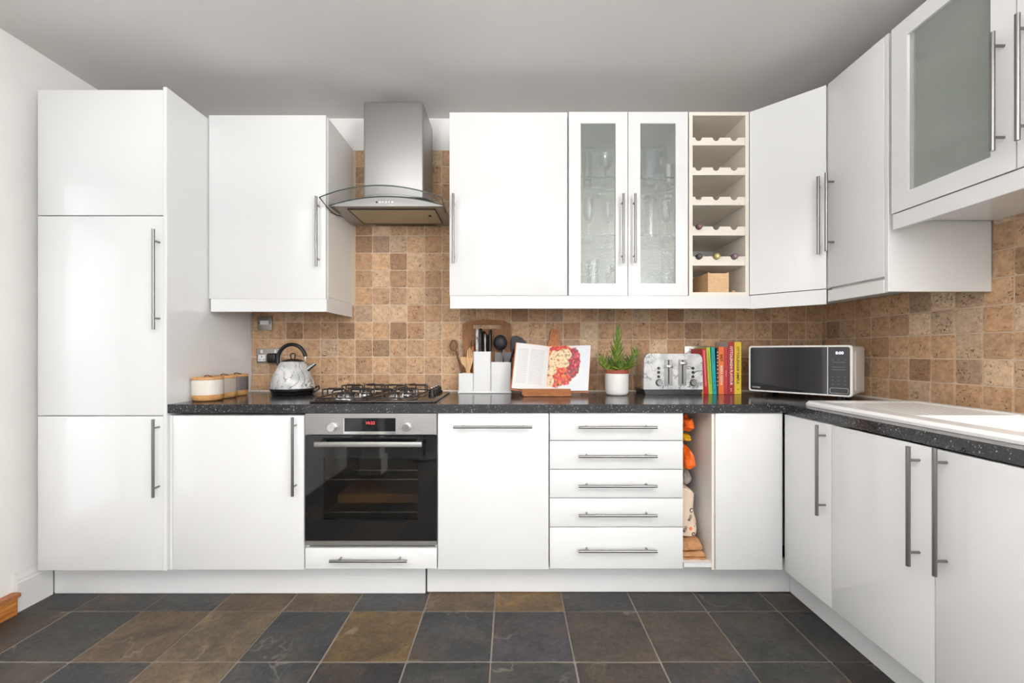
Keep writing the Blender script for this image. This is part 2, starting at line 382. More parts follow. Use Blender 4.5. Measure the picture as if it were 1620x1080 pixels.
# ------------------------------------------------------------------ the room
def wallbox(name, x0, x1, y0, y1, z0, z1, m): return struct(name, MB().box(x0, x1, y0, y1, z0, z1), m)
floor = wallbox('floor', -2.9, 1.95, -3.75, 2.62, -0.06, -0.0022, M['floorgrout'])
wallbox('ceiling', -2.9, 1.95, -3.75, 2.62, ZC, ZC+0.06, M['ceiling'])
wall_back = wallbox('wall_back', -2.3, 1.95, YB+0.008, YB+0.09, -0.006, ZC, M['wall'])
mb = MB().box(XR+0.008, XR+0.09, -0.9, YB+0.008, -0.006, ZC).box(XR+0.008, XR+0.09, -3.65, -3.2, -0.006, ZC).box(XR+0.008, XR+0.09, -3.2, -0.9, -0.006, 0.95).box(XR+0.008, XR+0.09, -3.2, -0.9, 2.30, ZC)
wall_right = struct('wall_right', mb, M['wall'])
mb = MB().frame([(-3.2, 0.95), (-0.9, 0.95), (-0.9, 2.30), (-3.2, 2.30)], [(-3.14, 1.01), (-0.96, 1.01), (-0.96, 2.24), (-3.14, 2.24)], lambda p, q: (XR+0.03+0.05*q, p[0], p[1])).box(XR+0.035, XR+0.075, -2.08, -2.02, 1.01, 2.24)
w = struct('window_3', mb, M['skirting'])  # unseen window added around the side fill light
obj('pane', MB().box(XR+0.05, XR+0.055, -3.14, -0.96, 1.01, 2.24).mesh('pane'), M['glass'], w)
for k, (lx_, ly_) in enumerate(ADDED_LAMPS):  # added lamps out of view, bodies for the ceiling bounce light
    t = thing('floor_lamp', ('black uplighter floor lamp with white shade behind the camera, left one', 'black uplighter floor lamp with white shade behind the camera, right one')[k], 'lamp', (lx_, ly_, 0.0), 0, 'uplighters behind the camera')
    part('base', MB().lathe([(0.15, 0.001), (0.15, 0.018), (0.02, 0.03), (0.0, 0.03)], (lx_, ly_, 0), 32), M['black'], t)
    part('pole', MB().cyl((lx_, ly_, 0.0302), (lx_, ly_, 1.72), 0.012, n=14), M['black'], t)
    part('lamp_shade', MB().lathe([(0.014, 1.7202), (0.10, 1.735), (0.27, 1.84), (0.265, 1.842), (0.10, 1.742), (0.0, 1.735)], (lx_, ly_, 0), 36), M['whiteplastic'], t)
mb = MB().box(XL-0.14, XL, 1.80, YB+0.008, -0.006, ZC).box(XL-0.14, XL, 0.9, 1.80, 2.12, ZC).box(XL-0.14, XL, -3.65, 0.9, -0.006, ZC)
struct('wall_left', mb, M['wall'])
mb = MB()      # wall behind the camera with two window openings
for b in ((-2.3, -1.72, 0, ZC), (-0.58, -0.30, 0, ZC), (1.74, 1.95, 0, ZC), (-1.72, -0.58, 0, 0.45), (-1.72, -0.58, 2.42, ZC), (-0.30, 1.74, 0, 0.78), (-0.30, 1.74, 2.32, ZC)):
    mb.box(b[0], b[1], -3.73, -3.65, b[2]-0.006, b[3])
struct('wall_front', mb, M['wall'])
for k, (x0, x1, z0, z1) in enumerate(((-1.72, -0.58, 0.45, 2.42), (-0.30, 1.74, 0.78, 2.32))):
    ins = 0.06; mb = MB().frame([(x0, z0), (x1, z0), (x1, z1), (x0, z1)], [(x0+ins, z0+ins), (x1-ins, z0+ins), (x1-ins, z1-ins), (x0+ins, z1-ins)], lambda p, q: (p[0], -3.72+0.05*q, p[1]))
    mb.box((x0+x1)/2-0.03, (x0+x1)/2+0.03, -3.715, -3.675, z0+ins, z1-ins)
    w = struct('window_%d' % (k+1), mb, M['skirting'])
    obj('pane', MB().box(x0+ins, x1-ins, -3.699, -3.693, z0+ins, z1-ins).mesh('pane'), M['glass'], w)
# doorway on the left: unseen white door, glazing added for the fill light
mb = MB().frame([(0.92, 0.095), (1.78, 0.095), (1.78, 2.10), (0.92, 2.10)], [(1.01, 0.19), (1.69, 0.19), (1.69, 2.01), (1.01, 2.01)], lambda p, q: (XL-0.36+0.04*q, p[0], p[1])).box(XL-0.355, XL-0.325, 1.01, 1.69, 1.08, 1.12)
d = struct('door_1', mb, M['skirting'])
obj('pane', MB().box(XL-0.343, XL-0.338, 1.01, 1.69, 0.19, 2.01).mesh('pane'), M['glass'], d)
obj('door_handle', MB().cyl((XL-0.32, 1.72, 1.02), (XL-0.27, 1.72, 1.02), 0.009).cyl((XL-0.27, 1.725, 1.02), (XL-0.27, 1.62, 1.02), 0.008).mesh('door_handle', None, True), M['chrome'], d)
wallbox('wall_passage', -2.9, -2.34, 1.80, 1.9, -0.006, ZC, M['wall']); wallbox('wall_passage_side', -2.9, -2.34, 0.8, 0.9, -0.006, ZC, M['wall'])
wallbox('wall_partition', -2.2, -1.65, -0.40, 0.45, -0.006, ZC, M['wall'])
wallbox('wall_pillar', -1.40, -1.24, -0.30, -0.14, -0.006, ZC, M['wall'])
struct('baseboard_pillar', MB().frame([(-1.42, -0.32), (-1.22, -0.32), (-1.22, -0.12), (-1.42, -0.12)], [(-1.40, -0.30), (-1.24, -0.30), (-1.24, -0.14), (-1.40, -0.14)], lambda p, q: (p[0], p[1], 0.16*q)), M['skirting'])
prof = [(0, 0.0), (0.020, 0.0), (0.020, 0.128), (0.016, 0.134), (0.016, 0.142), (0.013, 0.150), (0.008, 0.160), (0.007, 0.171), (0.0, 0.172)]
def skirt(y0, y1): return MB().prism(prof, lambda p, q: (XL+p[0], (y0, y1)[q], p[1]))
struct('baseboard_left', skirt(1.868, 2.012), M['skirting'])
struct('baseboard_left', skirt(-3.6, -0.42), M['skirting'])

# slate floor: one object per tile
DK, DB, PU, BR, GO, TA, BG, VD = srgb(62, 62, 61), srgb(60, 62, 64), srgb(65, 62, 66), srgb(92, 78, 62), srgb(106, 86, 56), srgb(100, 87, 69), srgb(72, 66, 59), srgb(48, 47, 47)
xs = [-2.2, -1.955, -1.642, -1.332, -1.022, -0.712, -0.392, -0.079, 0.233, 0.552, 0.865, 1.183, 1.34]
rows = [
 (1.881, 2.045, [DK, DK, DK, BR, BR, DB, BR, GO, DB, DK, DK, BG]),
 (1.574, 1.879, [BG, DK, BR, TA, DB, GO, DB, PU, BG, BG, DK, DK]),
 (1.267, 1.572, [DK, DK, DB, TA, DB, VD, DK, DK, BG, DB, DK, VD]),
 (0.960, 1.265, [DK, BR, DK, DB, GO, DK, BG, DB, DK, DK, PU, DK]),
 (0.653, 0.958, [DB, DK, TA, DK, DK, BR, DB, DK, PU, BG, DK, DB]),
 (0.346, 0.651, [DK, DB, DK, GO, DB, DK, DK, BR, DK, DK, DB, DK]),
 (0.039, 0.344, [BG, DK, DB, DK, DK, PU, DK, DB, DK, GO, DK, DK]),
 (-0.268, 0.037, [DK, DK, DK, DB, BR, DK, DB, DK, DK, DK, BG, DK]),
 (-0.575, -0.27, [DK, DB, BG, DK, DK, DK, GO, DK, DB, DK, DK, DB]),
 (-0.882, -0.577, [DK, DB, DK, DK, TA, DK, DK, DK, DB, BR, DK, DB])]
rowcols = {0: [DK, DK, DK, BR, BR, DB, BR, GO, DB, DK, DK, BG]}
def chipped(w, d, j, rnd):
    c = 0.008; pts = []
    for (x, y, sx, sy) in ((0, 0, 1, 1), (w, 0, -1, 1), (w, d, -1, -1), (0, d, 1, -1)):
        a, b = (x+sx*c*rnd.uniform(0.3, 1.2), y+rnd.uniform(0, j)*sy), (x+rnd.uniform(0, j)*sx, y+sy*c*rnd.uniform(0.3, 1.2))
        pts += [b, a] if (sx*sy > 0) else [a, b]
    return pts
def slab(pts, zb, zt, ch):
    cx = sum(p[0] for p in pts)/len(pts); cy = sum(p[1] for p in pts)/len(pts)
    ins = []
    for p in pts:
        dx, dy = cx-p[0], cy-p[1]
        ins.append((p[0]+math.copysign(ch, dx), p[1]+math.copysign(ch, dy)))
    mb = MB(); mb.loft([[Vector((p[0], p[1], zb)) for p in pts], [Vector((p[0], p[1], zt-ch*0.7)) for p in pts], [Vector((p[0], p[1], zt)) for p in ins]])
    return mb
rnd = random.Random(3)
for ri, (y0, y1, cols) in enumerate(rows):
    for ci, c in enumerate(cols):
        x0, x1 = xs[ci]+0.0017, xs[ci+1]-0.0017
        me = slab(chipped(x1-x0, y1-y0-0.0002, 0.0022, rnd), -0.012, rnd.uniform(-0.001, 0.0005), 0.0025).mesh('slate_tile')
        o = obj('slate_tile', me, M['slate'], floor); o.location = (x0, y0, 0); k = rnd.uniform(0.85, 1.12)
        o.color = (c[0]*k, c[1]*k, c[2]*k, 1)
# far floor behind the camera
mb = MB().box(-2.2, 1.84, -3.65, -0.884, -0.006, -0.001)
o = obj('slate_paving', mb.mesh('slate_paving'), M['slate'], floor); o.color = (*DK, 1); o['kind'] = 'stuff'

# travertine tiles, one object each; shared meshes
TP, TH = 0.1032, 0.1030
def tilemesh(w, h, rnd): return slab(chipped(w-0.0042, h-0.0042, 0.0018, rnd), -0.004, 0.008, 0.0022).mesh('tile')
variants = [tilemesh(TP, TH, rnd) for _ in range(6)]
def tile(parent, u0, u1, z0, z1, back):
    w, h = u1-u0, z1-z0
    me = rnd.choice(variants) if abs(w-TP) < 0.001 and abs(h-TH) < 0.001 else tilemesh(w, h, rnd)
    o = bpy.data.objects.new('tile', me); COL.objects.link(o)
    if not me.materials: me.materials.append(M['tile'])
    o.parent = parent; pr = rnd.uniform(-0.0006, 0.0006)
    if back: o.matrix_local = Matrix.Translation((u0+0.0021, YB+0.008+pr, z0+0.0021)) @ Matrix.Rotation(R(90), 4, 'X')
    else: o.matrix_local = Matrix.Translation((XR+0.008+pr, u1-0.0021, z0+0.0021)) @ Matrix.Rotation(R(-90), 4, 'Z') @ Matrix.Rotation(R(90), 4, 'X')
gb = MB().box(-1.551, XR+0.006, YB+0.0035, YB+0.008, WT, WT+5*TH).box(-0.945, -0.318, YB+0.0035, YB+0.008, WT+5*TH, WT+14*TH-0.006)
obj('grout', gb.mesh('grout'), M['grout'], wall_back)
zt0 = WT+0.001
for i in range(33):
    x0 = -1.553+TP*i; x1 = min(x0+TP, XR)
    if x1-x0 < 0.02: continue
    for k in range(5): tile(wall_back, x0, x1, zt0+k*TH, zt0+(k+1)*TH, True)
    if x1 > -0.925 and x0 < -0.34:
        a, b = max(x0, -0.942), min(x1, -0.322)
        if abs(a-x0) > 0.001 or abs(b-x1) > 0.001: pass
        for k in range(5, 14): tile(wall_back, a, b, zt0+k*TH, zt0+(k+1)*TH-(0.006 if k == 13 else 0), True)
gb = MB().box(XR+0.0035, XR+0.008, 0.6, YB+0.0035, WT, WT+5*TH).box(XR+0.0035, XR+0.008, 0.6, 1.64, WT+5*TH, 1.664)
obj('grout', gb.mesh('grout'), M['grout'], wall_right)
ys = [YB, YB-0.035]
while ys[-1] > 0.65: ys.append(ys[-1]-TP)
for i in range(len(ys)-1):
    for k in range(8):
        if k >= 5 and ys[i+1] > 1.63: continue
        z1 = min(zt0+(k+1)*TH, 1.664); y1 = ys[i] if k < 5 else min(ys[i], 1.625)
        if y1-ys[i+1] > 0.02: tile(wall_right, ys[i+1], y1, zt0+k*TH, z1, False)
sb = MB().prism([(0, 0), (0.009, 0), (0, 0.009)], lambda p, q: ((-1.55, XR-0.004)[q], YB-0.0005-p[0], WT+0.0005+p[1]))
obj('sealant', sb.mesh('sealant'), M['silicone'], wall_back)
sb = MB().prism([(0, 0), (0.009, 0), (0, 0.009)], lambda p, q: (XR-0.0005-p[0], (0.65, YB-0.01)[q], WT+0.0005+p[1]))
obj('sealant', sb.mesh('sealant'), M['silicone'], wall_right)

# ------------------------------------------------------------------ kitchen units
def handle(parent, p0, p1, out, r=0.0062, inset=0.115):
    """bar handle: p0-p1 axis of the bar, out = vector from the bar to the door face"""
    p0, p1, out = Vector(p0), Vector(p1), Vector(out); mb = MB()
    d = p1-p0; mb.cyl(p0, p1, r, n=14)
    for f in (inset, 1-inset): mb.cyl(p0+d*f, p0+d*f+out, 0.0042, n=10)
    return part('handle', mb, M['steel'], parent)
HO = 0.034
def door_b(parent, px0, px1, py0, py1, Y=YF, name='door', th=0.018, m='gloss'):
    mb = MB().box(PX(px0, Y), PX(px1, Y), Y, Y+th, PZ(py0, Y), PZ(py1, Y), 0.0022, 2)
    return part(name, mb, M[m], parent)
def vhandle(dr, px, py0, py1, Y=YF):
    y = Y-HO; x = PX(px, y); return handle(dr, (x, y, PZ(py0, y)), (x, y, PZ(py1, y)), (0, HO+0.001, 0))
def hhandle(dr, px0, px1, py, Y=YF):
    y = Y-HO; z = PZ(py, y); return handle(dr, (PX(px0, y), y, z), (PX(px1, y), y, z), (0, HO+0.001, 0))
def unit(name, label, x0, x1, y0, y1, z0, z1, group=None, cat='cabinet', body=True, bm='carcass'):
    t = thing(name, label, cat, ((x0+x1)/2, (y0+y1)/2, z0), 0, group)
    if body: part('body', MB().box(x0, x1, y0, y1, z0, z1, 0.001, 1), M[bm], t)
    return t
DB_ = YF+0.0195     # carcass front behind the base doors
ZB0 = 0.164

# tall fridge housing
t = unit('fridge_cabinet', 'tall white gloss fridge housing with three stacked doors at the far left', -2.144, -1.570, DB_, 2.512, ZB0, 2.335)
door_b(t, 59.5, 264.8, 142, 340.2)
d = door_b(t, 59.5, 264.8, 341.8, 656.8); vhandle(d, 242.5, 362, 521)
d = door_b(t, 59.5, 264.5, 658.5, 902); vhandle(d, 242, 663, 787)
part('side_panel', MB().box(-1.5685, -1.552, 1.903, 2.512, 0.166, 2.341, 0.0015, 1), M['gloss'], t)
part('filler_strip', MB().box(-2.166, -2.146, 1.945, 1.96, ZB0, 2.335), M['carcass'], t)

# base units along the back wall
t = unit('base_cabinet', 'white base unit with one vertical handle, between fridge housing and oven', PX(268.5, YF), PX(480.5, YF), DB_, 2.512, ZB0, 0.863)
d = door_b(t, 273, 480.6, 657.2, 901); vhandle(d, 462.5, 660, 785)
part('end_strip', MB().box(PX(267.6, YF), PX(271.9, YF), YF+0.004, DB_-0.0005, ZB0, 0.863), M['gloss'], t)

x0, x1 = PX(482, YF), PX(691.5, YF)
t = unit('oven_cabinet', 'white oven housing with a shallow drawer under the built-in oven', x0, x1, DB_, 2.512, ZB0, 0.872, body=False)
part('body', MB().box(x0, x0+0.012, DB_, 2.512, ZB0, 0.872).box(x1-0.012, x1, DB_, 2.512, ZB0, 0.872).box(x0+0.012, x1-0.012, DB_, 2.50, ZB0, 0.262).box(x0+0.012, x1-0.012, 2.49, 2.512, 0.262, 0.872), M['carcass'], t)
d = door_b(t, 482.6, 691, 867, 899.5, name='drawer'); hhandle(d, 521, 644, 887.5)

t = unit('dishwasher_cabinet', 'white appliance door with one horizontal handle, between oven and drawers', PX(692.5, YF), PX(868.5, YF), DB_, 2.512, ZB0, 0.871)
d = door_b(t, 692.8, 868, 653.3, 900.5); hhandle(d, 717, 842, 675.5)

t = unit('drawer_cabinet', 'white base unit of five drawers under the plant and toaster', PX(869.5, YF), PX(1081, YF), DB_, 2.512, ZB0, 0.871)
for (a, b, h) in ((653, 696.2, 676), (697.4, 741.8, 722), (743, 787, 769), (788.4, 833, 815.5), (834.4, 899.3, 872)):
    d = door_b(t, 869.8, 1080.6, a, b, name='drawer'); hhandle(d, 915.5, 1040, h)

x0, x1, x2 = PX(1081.4, YF), PX(1130.5, YF), PX(1238, YF)
t = unit('corner_base_cabinet', 'white corner base unit with an open slot of stuffed bags and a plain door', x0, x2, DB_, 2.512, ZB0, 0.871, body=False)
part('body', MB().box(x0, x0+0.004, DB_, 2.512, ZB0, 0.871).box(x0+0.004, x1-0.012, DB_, 2.50, ZB0+0.012, ZB0+0.030).box(x0+0.004, x1-0.012, 2.50, 2.512, ZB0, 0.871).box(x1-0.012, x1, DB_-0.012, 2.512, ZB0, 0.871), M['carcass'], t)
part('edging', MB().box(x1-0.012, x1+0.0006, YF+0.003, DB_-0.0125, ZB0, 0.871), M['cream'], t)
part('shelf_edge', MB().box(x0+0.004, x1-0.0125, YF+0.004, DB_-0.0005, ZB0+0.012, ZB0+0.030), M['gloss'], t)
door_b(t, 1132, 1238, 653.3, 901)
part('blank_box', MB().box(x1+0.001, x2, DB_, 2.512, ZB0, 0.871), M['carcass'], t)

# base units along the right wall (fronts at x = XBF, facing left)
def door_r(parent, y0, y1, z0, z1, X=XBF, th=0.018, name='door'):
    return part(name, MB().box(X, X+th, y0, y1, z0, z1, 0.0022, 2), M['gloss'], parent)
def rhandle(dr, px, py0, py1, X=XBF):
    x = X-HO; Y = x*F/(px-810.0); return handle(dr, (x, Y, PZ(py0, Y)), (x, Y, PZ(py1, Y)), (HO+0.001, 0, 0))
XRC = XBF+0.0195
t = unit('narrow_base_cabinet', 'narrow white base unit in the right run, beside the inner corner', XRC, XR-0.006, 1.628, 1.910, ZB0, 0.871)
d = door_r(t, 1.627, 1.905, ZB0+0.002, 0.869); rhandle(d, 1292, 672, 815)
t = unit('sink_cabinet', 'white double-door base unit under the white sink', XRC, XR-0.006, 0.828, 1.624, ZB0, 0.871, body=False)
part('body', MB().box(XRC, XR-0.006, 1.608, 1.624, ZB0, 0.871).box(XRC, XR-0.006, 0.828, 0.844, ZB0, 0.871).box(XRC, XR-0.006, 0.844, 1.608, ZB0, ZB0+0.018).box(XR-0.012, XR-0.006, 0.844, 1.608, ZB0+0.018, 0.871), M['carcass'], t)
d = door_r(t, 1.2285, 1.6235, ZB0+0.002, 0.869); rhandle(d, 1436.5, 706, 895)
d = door_r(t, 0.829, 1.2245, ZB0+0.002, 0.869, X=XBF-0.002); rhandle(d, 1478.5, 708, 911, X=XBF-0.002)
t = unit('end_base_cabinet', 'white base unit past the sink unit at the right edge', XRC, XR-0.006, 0.225, 0.824, ZB0, 0.871)
d = door_r(t, 0.226, 0.8255, ZB0+0.002, 0.869); handle(d, (XBF-HO, 0.76, 0.84), (XBF-HO, 0.76, 0.49), (HO+0.001, 0, 0))

# kickboards
single('kickboard', MB().box(XL+0.022, PX(673, 2.018), 2.016, 2.034, 0.001, 0.162, 0.001, 1), M['plinth'], 'long white kickboard under the fridge housing and oven', 'kickboard', smooth=False)
single('kickboard', MB().box(PX(676, 2.03), 1.328, 2.026, 2.044, 0.003, 0.162, 0.001, 1), M['plinth'], 'white kickboard under the dishwasher door, drawers and corner', 'kickboard', smooth=False)
single('kickboard', MB().box(1.330, 1.348, 0.225, 2.044, 0.002, 0.162, 0.001, 1), M['plinth'], 'white kickboard running under the right-hand sink cabinets', 'kickboard', smooth=False)

# worktop, one L-shaped slab with the cut-out of the basin
HX0, HX1, HY0, HY1 = 1.350, 1.772, 0.95, 1.478
zb = WT-0.039
mb = MB().box(-1.550, XR-0.001, 1.906, YB-0.001, zb, WT)
for (a, b, c, e) in ((1.232, HX0, 0.22, 1.906), (HX1, XR-0.001, 0.22, 1.906), (HX0, HX1, HY1, 1.906), (HX0, HX1, 0.22, HY0)): mb.box(a, b, c, e, zb, WT)
bmesh.ops.remove_doubles(mb.bm, verts=list(mb.bm.verts), dist=0.0001)
single('worktop', mb, M['worktop'], 'dark speckled L-shaped worktop running along both walls', 'worktop', smooth=False)

# wall units
ZW1 = PZ(177.5, YW)
DW_ = YW+0.0195
YBK = YB-0.0005
t = unit('wall_cabinet', 'white wall unit to the left of the extractor hood', PX(331.5, YW), PX(516.5, YW), DW_, YBK, 1.432, PZ(183, YW))
d = door_b(t, 330.2, 515.5, 182, 472.5, Y=YW); vhandle(d, 500, 310, 421, Y=YW)
xa, xb = PX(333.5, YW), PX(516.5, YW)+0.001
mb = MB().box(xa, xb, YW-0.001, YW+0.017, PZ(493, YW), 1.4205, 0.001, 1).box(xb-0.018, xb, YW+0.0172, YBK-0.01, PZ(493, YW), 1.431, 0.001, 1)
part('pelmet', mb, M['gloss'], t, smooth=False)

t = unit('wall_cabinet', 'white wall unit with plain door, right of the extractor hood', PX(711.5, YW), PX(898.5, YW), DW_, YBK, 1.442, ZW1)
d = door_b(t, 711, 897.6, 177.5, 467.3, Y=YW); vhandle(d, 716.8, 306, 416, Y=YW)

def carcass(t, x0, x1, y0, y1, z0, z1, m='carcass', th=0.016):
    return part('body', MB().box(x0, x0+th, y0, y1, z0, z1).box(x1-th, x1, y0, y1, z0, z1).box(x0+th, x1-th, y0, y1, z0, z0+th).box(x0+th, x1-th, y0, y1, z1-th, z1).box(x0+th, x1-th, y1-0.006, y1, z0+th, z1-th), M[m], t, smooth=False)
gx0, gx1 = PX(899.6, YW), PX(1089, YW)
t = unit('glass_wall_cabinet', 'white wall unit with two textured glass doors and glassware, beside the wine rack', gx0, gx1, DW_, YBK, 1.442, ZW1, body=False)
carcass(t, gx0, gx1, DW_, YBK, 1.442, ZW1)
SH1, SH2 = PZ(373, 2.21), PZ(281.5, 2.21)
for z in (SH1, SH2):
    s = part('shelf', MB().box(gx0+0.017, gx1-0.017, 2.205, YBK-0.012, z-0.003, z+0.003), M['shelfglass'], t, smooth=False)
    part('shelf_edge', MB().box(gx0+0.017, gx1-0.017, 2.2015, 2.2045, z-0.003, z+0.003), M['glassedge'], s, smooth=False)
def glass_door_b(t, px0, px1, py0, py1, qx0, qx1, qy0, qy1, Y):
    X0, X1, Z0, Z1 = PX(px0, Y), PX(px1, Y), PZ(py1, Y), PZ(py0, Y); a, b, c, e = PX(qx0, Y), PX(qx1, Y), PZ(qy1, Y), PZ(qy0, Y)
    mb = MB().frame([(X0, Z0), (X1, Z0), (X1, Z1), (X0, Z1)], [(a, c), (b, c), (b, e), (a, e)], lambda p, q: (p[0], Y+0.018*q, p[1]))
    d = part('door', mb, M['gloss'], t, smooth=False)
    part('pane', MB().box(a+0.0005, b-0.0005, Y+0.009, Y+0.012, c+0.0005, e-0.0005), M['textured'], d, smooth=False)
    return d
d = glass_door_b(t, 900.2, 992.8, 177, 467.3, 918.7, 974, 195, 448.2, YW); vhandle(d, 986.5, 306, 416, Y=YW)
d = glass_door_b(t, 994, 1088.2, 177, 467.3, 1013, 1069, 195, 448.2, YW); vhandle(d, 1005.3, 306, 416, Y=YW)

# wine rack
wx0, wx1 = PX(1090.6, YW), PX(1185.4, YW); wz0, wz1 = PZ(467.5, YW), PZ(176.5, YW)
t = unit('wine_rack', 'cream open wine rack with scalloped shelves between glass doors and corner unit', wx0, wx1, YW+0.003, YBK, wz0, wz1, cat='wine rack', body=False)
carcass(t, wx0, wx1, YW+0.003, YBK, wz0, wz1, 'cream', 0.018)
rack_x = [PX(p, YW+0.006) for p in (1105.3, 1133, 1161.3)]; rack_z = []
for (a, b) in ((216.7, 228.7), (264, 276), (310.6, 323.8), (357.8, 371.8), (405, 419.5)):
    z1, z0 = PZ(a, YW), PZ(b, YW); rack_z.append(z1); rr = 0.0175
    part('shelf', MB().box(wx0+0.0185, wx1-0.0185, YW+0.0205, YBK-0.008, z0, z0+0.010), M['cream'], t, smooth=False)
    poly = [(wx0+0.0185, z0), (wx1-0.0185, z0), (wx1-0.0185, z1)]
    for xc in reversed(rack_x):
        poly += [(xc+rr*math.cos(R(an)), z1+rr*math.sin(R(an))) for an in range(0, -181, -20)]
    poly.append((wx0+0.0185, z1))
    part('bottle_rest', MB().prism(poly, lambda p, q: (p[0], YW+0.006+0.014*q, p[1])), M['cream'], t, smooth=False)
    poly = [(wx0+0.0185, z0+0.0102), (wx1-0.0185, z0+0.0102), (wx1-0.0185, z1)]
    dz_ = -0.0014; r2 = min(0.0300, z1-z0-0.0102+dz_-0.0005)
    for xc in reversed(rack_x):
        a0_ = math.degrees(math.asin(-dz_/r2))
        poly += [(xc+r2*math.cos(R(an)), z1+dz_+r2*math.sin(R(an))) for an in [a0_-(180+2*a0_)*k/10 for k in range(11)]]
    poly.append((wx0+0.0185, z1))
    part('bottle_rest', MB().prism(poly, lambda p, q: (p[0], YW+0.270+0.012*q, p[1])), M['cream'], t, smooth=False)

# corner wall unit with a diagonal door
pA, pB = Vector((1.2115, 2.1625)), Vector((1.4425, 1.9395))
dv = (pB-pA).normalized(); nv = Vector((-dv.y, dv.x)); nv = nv if nv.y > 0 else -nv
t = thing('corner_wall_cabinet', 'white diagonal corner wall unit beside the wine rack', 'cabinet', (1.55, 2.3, 1.442))
a, b = pA+nv*0.0195, pB+nv*0.0195
poly = [(1.2105, 2.1835), (a.x, a.y), (b.x, b.y), (1.4640, 1.9395), (XR-0.0005, 1.9395), (XR-0.0005, YBK), (1.2105, YBK)]
part('body', MB().prism(poly, lambda p, q: (p[0], p[1], (1.442, ZW1)[q])), M['carcass'], t, smooth=False)
q0, q1 = pA+dv*0.002, pB-dv*0.003
poly = [q0, q1, q1+nv*0.018, q0+nv*0.018]
d = part('door', MB().prism([tuple(p) for p in poly], lambda p, q: (p[0], p[1], (1.441, ZW1+0.0005)[q])), M['gloss'], t, smooth=False)
hp = pB-dv*0.028-nv*HO
handle(d, (hp.x, hp.y, PZ(279, hp.y)), (hp.x, hp.y, PZ(402, hp.y)), (nv.x*(HO+0.001), nv.y*(HO+0.001), 0))

# narrow wall unit and glazed wall unit in the right run
YN0, YN1 = 1.627, 1.938
XWC = XWF+0.0195
t = unit('narrow_wall_cabinet', 'narrow white wall unit between the corner unit and the high glass cabinet', XWC, XR-0.0005, YN0, YN1-0.0008, 1.432, ZW1)
d = door_r(t, YN0+0.0164, YN1-0.0025, 1.442, ZW1+0.0005, X=XWF); rhandle(d, 1307, 273, 397, X=XWF)
part('end_panel', MB().box(XWF+0.0015, XR-0.0008, YN0-0.0012, YN0+0.0154, PZ(461, YN0), ZW1+0.0008, 0.001, 1), M['gloss'], t, smooth=False)
YG0, YG1, ZG0 = 0.812, 1.611, 1.674
t = unit('glass_wall_cabinet', 'short white wall unit with textured glass doors high above the sink', XWC, XR-0.0005, YG0, YG1, ZG0, ZW1, body=False)
carc = MB(); th = 0.016
carc.box(XWC, XR-0.0005, YG1-th, YG1, ZG0, ZW1).box(XWC, XR-0.0005, YG0, YG0+th, ZG0, ZW1).box(XWC, XR-0.0005, YG0+th, YG1-th, ZG0, ZG0+th).box(XWC, XR-0.0005, YG0+th, YG1-th, ZW1-th, ZW1).box(XR-0.007, XR-0.0005, YG0+th, YG1-th, ZG0+th, ZW1-th)
part('body', carc, M['carcass'], t, smooth=False)
RS1, RS2 = 1.852, 2.078
for z in (RS1, RS2):
    s = part('shelf', MB().box(XWC+0.012, XR-0.010, YG0+0.017, YG1-0.017, z-0.003, z+0.003), M['shelfglass'], t, smooth=False)
    part('shelf_edge', MB().box(XWC+0.009, XWC+0.0118, YG0+0.017, YG1-0.017, z-0.003, z+0.003), M['glassedge'], s, smooth=False)
for y0, y1 in ((1.2135, 1.611), (0.812, 1.2095)):
    e = 0.0635
    mb = MB().frame([(y0, ZG0), (y1, ZG0), (y1, ZW1), (y0, ZW1)], [(y0+e, ZG0+e), (y1-e, ZG0+e), (y1-e, ZW1-e), (y0+e, ZW1-e)], lambda p, q: (XWF+0.018*q, p[0], p[1]))
    d = part('door', mb, M['gloss'], t, smooth=False)
    part('pane', MB().box(XWF+0.010, XWF+0.013, y0+e+0.0005, y1-e-0.0005, ZG0+e+0.0005, ZW1-e-0.0005), M['frosted'], d, smooth=False)
    ey = y1-e
    part('pane_seal', MB().box(XWF+0.0135, XWF+0.017, ey-0.012, ey-0.001, ZG0+e+0.001, ZW1-e-0.001), M['cream'], d, smooth=False)
    if y0 > 1.0:
        rhandle(d, 1570, 51, 239, X=XWF)
        for yy in (y1-0.085, y0+0.085): part('hinge', MB().box(XWF+0.0185, XWF+0.045, yy-0.012, yy+0.012, 2.205, 2.225, 0.003, 1), M['darkmetal'], d)
    else: rhandle(d, 1609.5, 22, 222, X=XWF)

# light pelmets under the wall units
single('pelmet', MB().box(PX(712, YW), PX(1189, YW), YW-0.001, YW+0.017, PZ(488, YW), 1.4365, 0.001, 1), M['gloss'], 'long white pelmet strip under the wall units right of the hood', 'pelmet', smooth=False)
q0, q1 = pA-nv*0.001+dv*0.006, pB-nv*0.001-dv*0.002
single('pelmet', MB().prism([tuple(q0), tuple(q1), tuple(q1+nv*0.018), tuple(q0+nv*0.018)], lambda p, q: (p[0], p[1], (1.369, 1.4365)[q])), M['gloss'], 'short diagonal white pelmet strip under the corner wall unit', 'pelmet', smooth=False)
single('pelmet', MB().box(XWF-0.001, XWF+0.017, YN0+0.016, YN1-0.004, 1.379, 1.4305, 0.001, 1), M['gloss'], 'short white pelmet strip under the narrow wall unit', 'pelmet', smooth=False)
mb = MB().box(XWF+0.004, XWF+0.022, YG0, YG1-0.001, 1.613, ZG0-0.003, 0.001, 1).box(XWF+0.0222, XR-0.001, YG0, YG1-0.001, 1.650, 1.672, 0.001, 1)
single('pelmet', mb, M['gloss'], 'white pelmet shelf under the high glass cabinet by the sink', 'pelmet', smooth=False)

